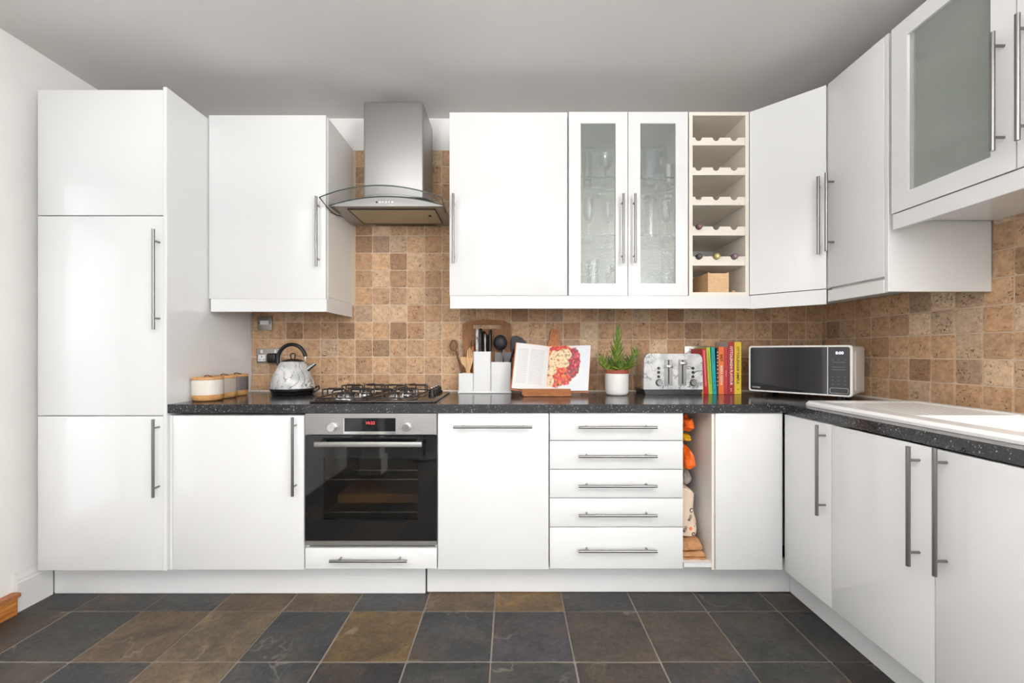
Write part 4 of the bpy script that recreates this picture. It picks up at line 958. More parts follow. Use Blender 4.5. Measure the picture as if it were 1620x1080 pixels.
# knives
def knife(px, py0, kind, label, y):
    x = hx(px); z0 = ztop['mid']-0.0055; z1 = PZ(py0, UY)
    t = thing('knife', label, 'knife', (x, y, z0), 0, 'knives in the holder')
    hm = {'marble': M['marble'], 'black': M['black'], 'steel': M['steel']}[kind]
    part('handle', MB().tube([(x, y, z0+0.006), (x, y, z0+(z1-z0)*0.4), (x, y, z1-0.006), (x, y, z1)], [0.0085, 0.0095, 0.0105, 0.006], 10, flat=0.8), hm, t)
    part('bolster', MB().cyl((x, y, z0), (x, y, z0+0.0058), 0.0088, n=12), M['chrome'], t)
knife(754.3, 520, 'marble', 'marble-patterned knife handle, leftmost of the knives', 2.425)
knife(760.0, 519, 'black', 'tall black knife handle with pale end, second from left', 2.425)
knife(764.6, 523, 'black', 'black knife handle at middle of the knives, behind the steel handle', 2.452)
knife(767.6, 527, 'steel', 'steel knife handle at middle of the knives', 2.425)
knife(772.0, 529, 'black', 'short black knife handle, second from right among the knives', 2.452)
knife(776.3-0.8, 521, 'black', 'black knife handle nearest the ladle, rightmost of the knives', 2.425)
# wooden utensils in the left compartment, black ones in the right
def util(name, label, cat, pts_px, y0, y1, r, m_, head, group='utensils in the white holder'):
    (ax, ay), (bx, by) = pts_px; p0 = Vector((hx(ax), y0, PZ(ay, UY))); p1 = Vector((hx(bx), y1, PZ(by, UY)))
    t = thing(name, label, cat, tuple(p0), 0, group)
    return t, p0, p1
t, p0, p1 = util('wooden_spoon', 'brown slotted wooden spoon leaning left out of the holder', 'spoon', ((730.5, 596), (719, 555)), 2.45, 2.47, 0, 0, 0)
part('handle', MB().tube([p0-Vector((0, 0, 0.05))*0.4, p0.lerp(p1, 0.5), p1], [0.005, 0.005, 0.006], 10), M['darkwood'], t)
hcx, hcz = PX(717, 2.45), PZ(546.5, 2.45)
outer = [(0.024*math.cos(R(a)), 0.035*math.sin(R(a))) for a in range(0, 360, 15)]; inner = [(0.014*math.cos(R(a)), 0.024*math.sin(R(a))) for a in range(0, 360, 15)]
part('bowl', MB().frame(outer, inner, lambda p, q: (hcx+p[0], 2.462+0.008*q, hcz+p[1])).box(hcx-0.002, hcx+0.002, 2.464, 2.468, hcz-0.025, hcz+0.025).box(hcx-0.009, hcx-0.006, 2.464, 2.468, hcz-0.02, hcz+0.02).box(hcx+0.006, hcx+0.009, 2.464, 2.468, hcz-0.02, hcz+0.02), M['darkwood'], t)
t, p0, p1 = util('wooden_spatula', 'pale wooden spatula in the low compartment, beside the wooden fork', 'spatula', ((738.5, 593), (733, 575)), 2.43, 2.432, 0, 0, 0)
sh = [(738, 597), (736, 583), (728.5, 573), (727, 565.5), (731, 564), (738.5, 565), (740, 583), (741, 597)]
part('blade', MB().prism([(hx(a), PZ(b, UY)) for a, b in sh], lambda p, q: (p[0], 2.428+0.006*q, p[1])), M['palewood'], t, smooth=False)
t, p0, p1 = util('wooden_fork', 'pale wooden fork with four tines in the low compartment', 'fork', ((741, 592), (744, 560)), 2.42, 2.42, 0, 0, 0)
sh = [(738.6, 597), (739.3, 585), (737.8, 570), (739.2, 554), (740.4, 552), (740.8, 566), (741.4, 566), (741.8, 550), (743.2, 550), (743.4, 566), (744.1, 566), (744.6, 552), (745.9, 552.6), (745.8, 567), (746.4, 567), (747.4, 556), (748.2, 558), (747.8, 572), (743.5, 585), (743.2, 597)]
part('blade', MB().prism([(hx(a), PZ(b, UY)) for a, b in sh], lambda p, q: (p[0], 2.414+0.006*q, p[1])), M['palewood'], t, smooth=False)
t, p0, p1 = util('wooden_spoon', 'dark reddish wooden spoon standing tall behind the wooden fork', 'spoon', ((748, 592), (746, 545)), 2.45, 2.452, 0, 0, 0)
part('handle', MB().tube([(hx(747.0), 2.452, PZ(597, UY)), (hx(747.6), 2.453, PZ(565, UY)), (hx(747), 2.455, PZ(548, UY))], [0.008, 0.007, 0.007], 10), M['olive'], t)
part('bowl', MB().ell((hx(746.8), 2.456, PZ(544, UY)), 0.012, 0.005, 0.026, 14, 8), M['darkwood'], t)
t, p0, p1 = util('ladle', 'black ladle with round bowl standing right of the knives', 'ladle', ((798, 575), (793, 545)), 2.43, 2.43, 0, 0, 0)
lx, lz = hx(791.5), PZ(541.5, UY)
part('handle', MB().tube([(hx(796), 2.446, PZ(580, UY)), (hx(795.2), 2.446, PZ(565, UY)), (hx(792.5), 2.446, lz-0.02)], [0.0045, 0.005, 0.006], 10), M['black'], t)
rings = []
for k in range(9):
    a_ = R(90*k/8); rings.append([Vector((lx+0.039*math.cos(a_)*math.cos(R(q)), 2.444-0.030*math.sin(a_), lz+0.045*math.cos(a_)*math.sin(R(q)))) for q in range(0, 360, 15)])
part('bowl', MB().loft(rings), M['blackmatte'], t)
t, p0, p1 = util('whisk', 'thin steel wire utensil in front of the ladle', 'whisk', ((791.5, 575), (797, 553)), 2.42, 2.42, 0, 0, 0)
part('wire', MB().tube([(hx(791), 2.416, PZ(580, UY)), (hx(793), 2.415, PZ(563, UY)), (hx(797), 2.414, PZ(552.5, UY)), (hx(797.6), 2.414, PZ(554, UY)), (hx(794.5), 2.415, PZ(565, UY)), (hx(793), 2.416, PZ(580, UY))], 0.0022, 8), M['chrome'], t)
t, p0, p1 = util('serving_spoon', 'large black serving spoon leaning toward the cookbook', 'spoon', ((806, 576), (814, 550)), 2.44, 2.46, 0, 0, 0)
part('handle', MB().tube([(hx(804.5), 2.455, PZ(580, UY)), (hx(809), 2.458, PZ(566, UY)), (hx(813), 2.460, PZ(552, UY))], [0.005, 0.0055, 0.008], 10), M['black'], t)
sh = [(809.5, 556), (808.6, 548), (809, 534), (811, 531), (817, 530), (826, 533.5), (833, 541), (834, 546), (829, 550), (820, 557), (814, 560)]
part('bowl', MB().prism([(hx(a), PZ(b, UY)) for a, b in sh], lambda p, q: (p[0], 2.456+0.007*q, p[1])), M['blackmatte'], t, smooth=False)

# boards leaning on the tiles
def board(name, label, poly, holes, y0b, y0t, th, m_):
    zs = [p[1] for p in poly]; za, zb_ = min(zs), max(zs)
    yy = lambda z: y0b+(y0t-y0b)*(z-za)/(zb_-za)
    return poly, yy
BY = 2.492; bxx = lambda px: PX(px, BY); bzz = lambda py: PZ(py, BY)
x0, x1 = bxx(731.3), bxx(808.2); zl, zt_ = bzz(511.3), bzz(505.0)
top_arc = [(x1-0.002, zl)] + [(x0+(x1-x0)*k/12, zl+(zt_-zl)*(1-((k-6)/6)**2)**0.8) for k in range(12, -1, -1)][1:-1] + [(x0+0.002, zl)]
s0, s1, sz0, sz1 = bxx(748), bxx(792.7), bzz(519.8), bzz(513.2)
z0 = WT+0.001
t = thing('chopping_board', 'large brown wooden chopping board with slot handle leaning behind the knives', 'chopping board', ((x0+x1)/2, BY, z0))
lean = lambda z: 2.495+0.019*(z-z0)/(zt_-z0)
mb = MB()
th = 0.012
mb.prism([(x0+0.004, z0), (x1-0.004, z0), (x1, sz0), (x0, sz0)], lambda p, q: (p[0], lean(p[1])-th*(1-q), p[1]))
mb.prism([(x0, sz0), (s0, sz0), (s0-0.002, (sz0+sz1)/2), (s0, sz1), (x0, sz1-0.003)], lambda p, q: (p[0], lean(p[1])-th*(1-q), p[1]))
mb.prism([(s1, sz0), (x1, sz0), (x1, sz1-0.003), (s1, sz1), (s1+0.002, (sz0+sz1)/2)], lambda p, q: (p[0], lean(p[1])-th*(1-q), p[1]))
mb.prism([(x0, sz1-0.003), (s0, sz1), (s1, sz1), (x1, sz1-0.003)] + top_arc[0:], lambda p, q: (p[0], lean(p[1])-th*(1-q), p[1]))
part('board', mb, M['acacia'], t, smooth=False)
x0, x1 = PX(783, 2.479), PX(808.5, 2.479)
single('chopping_board', MB().box(x0, x1+0.005, 2.4745, 2.4790, WT+0.001, PZ(557, 2.479)), mat('grey_board', (0.22, 0.22, 0.225), 0.4), 'thin grey board standing behind the tall right compartment of utensils', 'chopping board', smooth=False)
OY = 2.50; ox = lambda px: PX(px, OY); oz = lambda py: PZ(py, OY)
sh = [(855, 612), (897, 612), (900, 585), (897, 563), (889, 552), (885.2, 545), (884.3, 533), (884.6, 526), (883, 521.5), (878, 519.6), (873, 520.5), (870.5, 525), (869.5, 534), (866.8, 545), (860, 553), (853, 563), (851, 585)]
mb = MB().prism([(ox(a), oz(b)) for a, b in sh], lambda p, q: (p[0], OY-0.022+0.020*(p[1]-WT)/0.37+0.013*q, p[1]))
ol = min(v.co.z for v in mb.bm.verts); bmesh.ops.translate(mb.bm, verts=[v for v in mb.bm.verts if v.co.z < ol+0.001], vec=(0, 0, WT+0.001-ol))
t = thing('serving_board', 'orange-brown olive wood board with rounded handle behind the open cookbook', 'board', (ox(876), OY, WT+0.001))
part('board', mb, M['olive'], t, smooth=False)

# ------------------------------------------------------------------ open cookbook on its stand
t = thing('book_stand', 'low wooden cookbook stand holding the open cookbook', 'book stand', (PX(864, 2.27), 2.30, WT+0.0005))
SYF = 2.236
part('base', MB().box(PX(828, SYF), PX(904.5, SYF), SYF, 2.35, WT+0.001, WT+0.010, 0.002, 1), M['standwood'], t, smooth=False)
part('ledge', MB().prism([(SYF+0.004, WT+0.0102), (SYF+0.0, WT+0.040), (SYF+0.008, WT+0.041), (SYF+0.014, WT+0.0102)], lambda p, q: ((PX(825.8, SYF), PX(903, SYF))[q], p[0], p[1])), M['standwood'], t, smooth=False)
part('back_rest', MB().prism([(2.375, WT+0.0102), (2.400, WT+0.17), (2.409, WT+0.17), (2.387, WT+0.0102)], lambda p, q: ((PX(835, 2.37), PX(896, 2.37))[q], p[0], p[1])).box(PX(835, 2.37), PX(896, 2.37), 2.35, 2.39, WT+0.001, WT+0.010), M['standwood'], t, smooth=False)
# book in its own frame: origin at foot of spine, x right, v up along the pages, n towards the reader
tilt = R(16); roll = R(1.5); lean = R(6.5)
bo = Vector((PX(863.5, 2.315), 2.318, WT+0.0145))
er = Vector((math.cos(roll), 0, -math.sin(roll))); ev = Vector((math.sin(lean)*math.cos(tilt), math.sin(tilt), math.cos(lean)*math.cos(tilt))).normalized(); en = er.cross(ev)   # towards -y
if en.y > 0: en = -en
t = thing('cookbook', 'open cookbook with orange cover showing a dish, propped on the wooden stand', 'book', tuple(bo))
BH = 0.262
def pt(u, v, w): return bo + er*u + ev*v + en*w
def half(sgn, wid, dep, y_extra):
    # page surface profile: rises from the gutter and flattens, fore-edge comes forward
    pr = []
    for k in range(13):
        f = k/12; pr.append((sgn*wid*f, 0.014*math.sin(min(1, f*2.2)*math.pi/2)+dep*f))
    return pr
pages = []
for sgn, wid, dep in ((-1, 0.188, 0.050), (1, 0.222, 0.035)):
    pr = half(sgn, wid, dep, 0); n_ = len(pr)
    nm = 'page'
    vs_ = [pt(u, 0.006, w) for u, w in pr] + [pt(u, BH, w) for u, w in pr]
    me = bpy.data.meshes.new('page'); off = Vector(t.location)
    me.from_pydata([tuple(p-off) for p in vs_], [], [(i, i+1, n_+i+1, n_+i) if sgn > 0 else (i+1, i, n_+i, n_+i+1) for i in range(n_-1)])
    uv = me.uv_layers.new(name='uv')
    for lp in me.loops:
        k = lp.vertex_index; uv.data[lp.index].uv = (pr[k % n_][0]*sgn/wid, 0.0 if k < n_ else 1.0)
    me.shade_smooth(); o = obj('page', me, M['paper'], t); pages.append(o)
    mb = MB()   # block of leaves under the page
    low = [(sgn*0.004, -0.004)] + [(sgn*wid*k/6, dep*k/6-0.003) for k in range(1, 7)]
    poly = [(u, w-0.0008) for u, w in pr] + [(u, w) for u, w in reversed(low)]
    mb.prism(poly, lambda p, q: pt(p[0], (0.006, BH-0.0005)[q], p[1]))
    part('leaves', mb, M['paper'], t, smooth=False)
    mb = MB(); cv = [(0.0, -0.008), (sgn*(wid+0.006), dep-0.0065), (sgn*(wid+0.006), dep-0.0040), (0.0, -0.0045)]
    mb.prism(cv, lambda p, q: pt(p[0], (0.0, BH+0.006)[q], p[1]))
    part('cover', mb, mat('orange_cover', srgb(226, 128, 84), 0.5), t, smooth=False)
# printed left page: two columns of small grey lines
m = mat('printed_text_page', (0.8, 0.79, 0.77), 0.65); u_ = node(m, 'ShaderNodeUVMap'); sp = node(m, 'ShaderNodeSeparateXYZ'); lk(m, u_.outputs[0], sp.inputs[0])
def mth(m, op, a, b=None, c=None):
    n = node(m, 'ShaderNodeMath', operation=op)
    for i, v in enumerate((a, b, c)):
        if v is None: continue
        if isinstance(v, (int, float)): n.inputs[i].default_value = v
        else: lk(m, v, n.inputs[i])
    return n.outputs[0]
ln = mth(m, 'GREATER_THAN', mth(m, 'SINE', mth(m, 'MULTIPLY', sp.outputs[1], 195.0)), 0.1)
mp = node(m, 'ShaderNodeMapping'); mp.inputs['Scale'].default_value = (90, 31, 1); lk(m, u_.outputs[0], mp.inputs[0])
nz = node(m, 'ShaderNodeTexNoise', Scale=1.0, Detail=1.0); lk(m, mp.outputs[0], nz.inputs['Vector'])
wd = mth(m, 'GREATER_THAN', nz.outputs[0], 0.42)
col1 = mth(m, 'MULTIPLY', mth(m, 'GREATER_THAN', sp.outputs[0], 0.14), mth(m, 'LESS_THAN', sp.outputs[0], 0.56))
col2 = mth(m, 'MULTIPLY', mth(m, 'GREATER_THAN', sp.outputs[0], 0.62), mth(m, 'LESS_THAN', sp.outputs[0], 0.92))
inr = mth(m, 'MULTIPLY', mth(m, 'GREATER_THAN', sp.outputs[1], 0.12), mth(m, 'LESS_THAN', sp.outputs[1], 0.90))
fac = mth(m, 'MULTIPLY', mth(m, 'MULTIPLY', ln, wd), mth(m, 'MULTIPLY', mth(m, 'ADD', col1, col2), inr))
lk(m, mix(m, mth(m, 'MULTIPLY', fac, 0.42), (0.80, 0.79, 0.78), (0.30, 0.30, 0.33)), bsdf(m).inputs['Base Color'])
pages[0].data.materials[0] = m
# printed right page: photograph of a plated dish
m = mat('printed_photo_page', (0.8, 0.8, 0.8), 0.5); u_ = node(m, 'ShaderNodeUVMap'); sp = node(m, 'ShaderNodeSeparateXYZ'); lk(m, u_.outputs[0], sp.inputs[0])
U, V = sp.outputs[0], sp.outputs[1]
def disc(cx, cy, rx, ry, soft=0.06, wob=None):
    a = mth(m, 'DIVIDE', mth(m, 'SUBTRACT', U, cx), rx); b = mth(m, 'DIVIDE', mth(m, 'SUBTRACT', V, cy), ry)
    d_ = mth(m, 'SQRT', mth(m, 'ADD', mth(m, 'MULTIPLY', a, a), mth(m, 'MULTIPLY', b, b)))
    if wob is not None: d_ = mth(m, 'ADD', d_, wob)
    n = node(m, 'ShaderNodeMapRange'); n.inputs['From Min'].default_value = 1-soft; n.inputs['From Max'].default_value = 1+soft
    n.inputs['To Min'].default_value = 1; n.inputs['To Max'].default_value = 0; lk(m, d_, n.inputs['Value']); return n.outputs[0]
nz = node(m, 'ShaderNodeTexNoise', Scale=9.0, Detail=3.0); lk(m, u_.outputs[0], nz.inputs['Vector'])
wob = mth(m, 'MULTIPLY', mth(m, 'SUBTRACT', nz.outputs[0], 0.5), 0.5)
vo = node(m, 'ShaderNodeTexVoronoi', Scale=21.0); lk(m, u_.outputs[0], vo.inputs['Vector']); sc = node(m, 'ShaderNodeSeparateColor'); lk(m, vo.outputs['Color'], sc.inputs[0])
food = ramp(m, [(0.0, srgb(196, 62, 58)), (0.25, srgb(222, 96, 64)), (0.45, srgb(232, 136, 56)), (0.6, srgb(176, 44, 52)), (0.75, srgb(206, 74, 84)), (0.9, srgb(96, 88, 60))], 'CONSTANT'); lk(m, sc.outputs[0], food.inputs[0])
red = ramp(m, [(0.0, srgb(150, 40, 54)), (0.4, srgb(196, 70, 84)), (0.7, srgb(110, 92, 84)), (0.9, srgb(214, 110, 110))], 'CONSTANT'); lk(m, sc.outputs[1], red.inputs[0])
fl = ramp(m, [(0.3, srgb(240, 222, 190)), (0.55, srgb(226, 192, 148)), (0.62, srgb(110, 82, 52)), (0.7, srgb(236, 216, 182))]); nz2 = node(m, 'ShaderNodeTexNoise', Scale=16.0, Detail=5.0); lk(m, u_.outputs[0], nz2.inputs['Vector']); lk(m, nz2.outputs[0], fl.inputs[0])
c = mix(m, disc(0.22, 0.52, 0.58, 0.50), (0.74, 0.76, 0.79), (0.80, 0.79, 0.77))
c = mix(m, disc(0.24, 0.56, 0.50, 0.47, 0.03, wob), c, food.outputs[0])
c = mix(m, disc(0.60, 0.62, 0.17, 0.34, 0.06, wob), c, red.outputs[0])
for q in ((0.11, 0.72, 0.10, 0.20), (0.36, 0.80, 0.19, 0.13), (0.34, 0.60, 0.17, 0.10), (0.10, 0.45, 0.12, 0.11), (0.07, 0.22, 0.10, 0.13)): c = mix(m, disc(*q, 0.05, wob), c, fl.outputs[0])
lk(m, c, bsdf(m).inputs['Base Color']); pages[1].data.materials[0] = m

# ------------------------------------------------------------------ potted aloe
PXc, PYc = PX(975.7, 2.325), 2.325
t = thing('potted_succulent', 'spiky green succulent in a white pot between cookbook and toaster', 'plant', (PXc, PYc, WT+0.0005))
z = WT+0.0008
part('pot', MB().lathe([(0.048, z), (0.056, z+0.004), (0.0615, z+0.014), (0.0635, z+0.03), (0.0635, z+0.1165), (0.0605, z+0.118), (0.0600, z+0.10), (0.0, z+0.10)], (PXc, PYc, 0), 36), M['ceramic'], t)
part('inner_pot', MB().lathe([(0.0595, z+0.1005), (0.0615, z+0.1185), (0.0625, z+0.137), (0.058, z+0.138), (0.056, z+0.130), (0.0, z+0.130)], (PXc, PYc, 0), 36), mat('terracotta', srgb(162, 84, 62), 0.7), t)
part('soil', MB().lathe([(0.0, z+0.1302), (0.055, z+0.1302), (0.03, z+0.134), (0.0, z+0.135)], (PXc, PYc, 0), 20), mat('soil', srgb(60, 44, 34), 0.9), t)
m = mat('succulent_green', srgb(96, 130, 64), 0.4); v, oi = objpos(m)
tc = tex(m); sp = node(m, 'ShaderNodeSeparateXYZ'); lk(m, tc.outputs['Generated'], sp.inputs[0])
rg = ramp(m, [(0.0, srgb(206, 200, 120)), (0.30, srgb(128, 156, 66)), (0.8, srgb(88, 124, 66)), (1.0, srgb(176, 176, 96))]); lk(m, sp.outputs[2], rg.inputs[0])
rv = ramp(m, [(0.0, (0.62, 0.72, 0.62)), (0.5, (1, 1, 0.9)), (1.0, (1.25, 1.2, 0.95))]); lk(m, oi.outputs['Random'], rv.inputs[0])
lk(m, mix(m, 1.0, rg.outputs[0], rv.outputs[0], 'MULTIPLY'), bsdf(m).inputs['Base Color']); M['leaf'] = m
def leafmesh(L, w, curl):
    rings = []
    for k in range(7):
        f = k/6; ww = w*(1-f)**0.75*(0.75+0.5*math.sin(math.pi*min(1, f*1.6)))+0.0004; yy = curl*f*f
        rings.append([Vector((ww, yy+ww*0.35, L*f)), Vector((0, yy-ww*0.45, L*f)), Vector((-ww, yy+ww*0.35, L*f)), Vector((0, yy+ww*0.10, L*f))])
    return MB().loft(rings).mesh('leaf', None, True, 50)
LM = [leafmesh(0.088, 0.0098, -0.014), leafmesh(0.068, 0.0092, -0.02), leafmesh(0.078, 0.0086, 0.014)]
for l_ in LM: l_.materials.append(M['leaf'])
rl = random.Random(11)
def leaf(p, az, el, k, s_):
    o = bpy.data.objects.new('leaf', LM[k]); COL.objects.link(o); o.parent = t
    o.matrix_local = Matrix.Translation(Vector(p)-Vector(t.location)) @ Matrix.Rotation(az, 4, 'Z') @ Matrix.Rotation(el, 4, 'X') @ Matrix.Scale(s_, 4)
zb_ = z+0.132
for k in range(46):          # tall central rosette
    f = k/45; h = 0.012+0.205*f; az = k*2.39996
    leaf((PXc+0.005*math.cos(az)+0.008*f, PYc+0.005*math.sin(az), zb_+h), az, R(-(62-50*f)), 0, (1.05-0.50*f)*rl.uniform(0.9, 1.1))
for (sx, sy, sw, n_, tall, lean_) in ((-0.046, -0.015, 0, 26, 0.045, -0.055), (0.042, -0.010, 0, 20, 0.040, 0.050), (0.054, 0.01, 0, 24, 0.098, 0.075), (-0.020, 0.03, 0, 14, 0.03, -0.01), (0.010, -0.040, 0, 18, 0.018, 0.0)):
    for k in range(n_):
        f = k/(n_-1); az = k*2.39996+sx*30
        leaf((PXc+sx+lean_*f*0.8, PYc+sy, zb_+0.004+tall*f), az, R(-(74-52*f)), rl.choice((1, 2, 0)), rl.uniform(0.75, 1.1)*(1.0-0.25*f))

# ------------------------------------------------------------------ cookbooks
BKY = 2.362; BKD = 0.145
def book(label, pxa, pxb, py, col, texts=(), lean_px=0.0, cover=None, gap=0.0):
    xa, xb = PX(pxa, BKY), PX(pxb, BKY); z0 = WT+0.0008; z1 = PZ(py, BKY); sh = -lean_px*BKY/F
    t = thing('cookbook', label, 'book', ((xa+xb)/2, BKY+BKD/2, WT+0.0005), 0, 'cookbooks in the row')
    f = lambda x, y, z: (x+sh*(z-z0)/(z1-z0), y, z)
    def bx(name, x0, x1, y0, y1, za, zb2, m_):
        mb = MB().box(x0, x1, y0, y1, za, zb2); 
        for v in mb.bm.verts: v.co = f(*v.co)
        return part(name, mb, m_, t, smooth=False)
    cm = mat('cover_'+label.split()[0], col, 0.4); ts = min(0.0022, (xb-xa)*0.12)
    bx('spine', xa, xb, BKY, BKY+0.0025, z0, z1, cm)
    cm2 = cm if cover is None else mat('board_'+label.split()[0], cover, 0.5)
    bx('cover', xa, xa+ts, BKY+0.0027, BKY+BKD, z0, z1, cm2); bx('cover', xb-ts, xb, BKY+0.0027, BKY+BKD, z0, z1, cm2)
    bx('pages', xa+ts+0.0002, xb-ts-0.0002, BKY+0.0027, BKY+BKD-0.004, z0+0.003, z1-0.003, M['paper'])
    for (s_, a, b, size, m_, bold) in texts:       # a, b: start and end of the line as pixel rows
        zc = (PZ(a, BKY)+PZ(b, BKY))/2; k = (zc-z0)/(z1-z0)
        d_ = Vector((-sh, 0, -(z1-z0))).normalized()
        text('spine_lettering', s_, size, ((xa+xb)/2+sh*k, BKY-0.0006, zc), d_, (1, 0, 0), m_, t, fit=abs(PZ(a, BKY)-PZ(b, BKY)), bold=bold)
    return t
WI, BI = M['whiteink'], M['blackink']
def marks(t, pxa, pxb, rows_, m_, lean_px=0.0, py=550):
    mb = MB(); xc = (PX(pxa, BKY)+PX(pxb, BKY))/2; z0 = WT+0.0008; z1 = PZ(py, BKY); sh = -lean_px*BKY/F
    for a in rows_:
        z = PZ(a, BKY); k = (z-z0)/(z1-z0); mb.box(xc-0.0035+sh*k, xc+0.0035+sh*k, BKY-0.0009, BKY-0.0002, z-0.0022, z+0.0022)
    part('spine_print', mb, m_, t, smooth=False)
t = book('peach orange slim book against the toaster, leftmost of the row', 1110.6, 1113.4, 566, srgb(236, 158, 84), lean_px=3.2)
t = book('slim red cookbook leaning left, next to the toaster', 1114.2, 1120.8, 551.5, srgb(196, 30, 46), lean_px=4.0)
marks(t, 1114.2, 1120.8, [555+1.9*k for k in range(30)], mat('pink_ink', srgb(238, 150, 150), 0.6), 4.0, 551.5)
t = book('lime green cookbook leaning left, beside the red one', 1121.3, 1127.2, 549, srgb(172, 196, 60), lean_px=4.0)
marks(t, 1121.3, 1127.2, [556+2.4*k for k in range(22)], mat('olive_ink', srgb(120, 140, 40), 0.6), 4.0, 549)
t = book('turquoise cookbook leaning left, beside the lime green one', 1127.7, 1133.6, 549, srgb(28, 168, 172), lean_px=3.0)
marks(t, 1127.7, 1133.6, [556+2.6*k for k in range(8)]+[600, 606, 617], mat('deep_teal_ink', srgb(16, 110, 130), 0.6), 3.0, 549)
t = book('thin black and white patterned book left of the orange cookbook', 1134.2, 1136.6, 550.5, srgb(70, 62, 56))
marks(t, 1134.2, 1136.0, [557, 562, 566.5, 573, 578, 584, 590, 597, 603, 609], WI, 0, 550.5)
t = book('bright orange cookbook with black and white spine lettering', 1136.9, 1145.2, 548.3, srgb(238, 124, 62), (('EAST', 560.5, 571.5, 0.021, BI, 0.0006), ('MEERA SODHA', 578, 609, 0.018, WI, 0.0003)))
t = book('pinkish red slim book between the orange and tall red ones', 1145.6, 1151.4, 549.2, srgb(190, 62, 74))
marks(t, 1146, 1151, [587, 589.5, 592, 594.5], mat('pale_pink_ink', srgb(226, 150, 156), 0.6))
t = book('tall dark red cookbook with white lettering beside the yellow one', 1152.0, 1161.4, 540.5, srgb(178, 54, 58), (('OTTOLENGHI FLAVOUR', 547.5, 609, 0.0195, WI, 0.0004),), cover=srgb(190, 182, 178))
marks(t, 1153.2, 1159.8, [615, 618], WI)
t = book('tall yellow cookbook with black lettering at the right end of the row', 1161.9, 1172.6, 540.7, srgb(230, 196, 62), (('OTTOLENGHI SIMPLE', 548, 607, 0.0190, BI, 0.0003),))
marks(t, 1165, 1170, [616], BI)

# ------------------------------------------------------------------ wine rack contents
def bottle(xc, zr, glass_c, foil, label, front_y):
    z = zr-0.0175+0.0155+0.0006; t = thing('wine_bottle', label, 'bottle', (xc, front_y, z-0.036), 0, 'bottles in the wine rack')
    def lat(prof): 
        mb = MB(); X, Z = Vector((1, 0, 0)), Vector((0, 0, 1))
        return mb.loft([mb.ring(Vector((xc, y, z)), X, Z, max(r_, 1e-5), 20) for r_, y in prof])
    part('glass', lat([(0.0140, front_y+0.045), (0.0142, front_y+0.075), (0.019, front_y+0.10), (0.028, front_y+0.118), (0.0285, front_y+0.270), (0.024, front_y+0.272)]), mat('bottle_glass', glass_c, 0.08), t)
    part('foil', lat([(0.0, front_y-0.0003), (0.0135, front_y), (0.0150, front_y+0.003), (0.0152, front_y+0.016), (0.0143, front_y+0.018), (0.0145, front_y+0.0445)]), foil, t)
    part('cap_print', lat([(0.0075, front_y-0.0012), (0.0075, front_y-0.0006)]), mat('cap_ring', tuple(min(1, c*2.2+0.05) for c in foil.diffuse_color[:3]), 0.4), t)
bottle(rack_x[0], rack_z[3], (0.02, 0.03, 0.015), mat('plum_foil', srgb(92, 52, 66), 0.35), 'wine bottle with plum foil lying alone on the fourth rack shelf', YW-0.010)
bottle(rack_x[0], rack_z[4], (0.02, 0.06, 0.045), mat('black_foil', srgb(34, 34, 40), 0.3), 'wine bottle with black foil, left on the lowest bottle shelf', YW-0.010)
bottle(rack_x[1], rack_z[4], (0.14, 0.10, 0.02), mat('gold_foil', srgb(170, 156, 100), 0.3), 'wine bottle with pale gold cap, middle of the lowest bottle shelf', YW-0.010)
bottle(rack_x[2], rack_z[4], (0.02, 0.015, 0.02), mat('mauve_foil', srgb(112, 84, 98), 0.3), 'wine bottle with mauve foil, right on the lowest bottle shelf', YW-0.010)
ZBX = wz0+0.0185
bx0_, bx1_ = PX(1120, YW+0.012), PX(1153, YW+0.012); bz1 = PZ(430.5, YW+0.012); by_ = YW+0.012
t = thing('wooden_box', 'pale plywood box with notched front at the bottom of the wine rack', 'box', ((bx0_+bx1_)/2, by_+0.14, ZBX))
part('front', MB().prism([(bx0_, ZBX), (bx1_, ZBX), (bx1_, bz1), (bx1_-0.006, bz1), (bx1_-0.010, bz1-0.005), (bx0_+0.010, bz1-0.005), (bx0_+0.006, bz1), (bx0_, bz1)], lambda p, q: (p[0], by_+0.007*q, p[1])), M['boxwood'], t, smooth=False)
part('side', MB().box(bx0_, bx0_+0.006, by_+0.0072, by_+0.28, ZBX, bz1-0.002), M['boxwood'], t, smooth=False)
part('side', MB().box(bx1_-0.006, bx1_, by_+0.0072, by_+0.28, ZBX, bz1-0.002), M['boxwood'], t, smooth=False)
part('lid', MB().box(bx0_+0.0062, bx1_-0.0062, by_+0.0072, by_+0.28, bz1-0.012, bz1-0.006), M['boxwood'], t, smooth=False)
for (px, yy, g_) in ((1160, YW+0.03, 0),): 
    single('wine_cork', MB().cyl((PX(1160, yy), yy, ZBX+0.0075), (PX(1165, yy), yy+0.02, ZBX+0.0075), 0.007, n=12), mat('cork', srgb(214, 178, 138), 0.8), 'small pale cork lying right of the plywood box', 'cork')

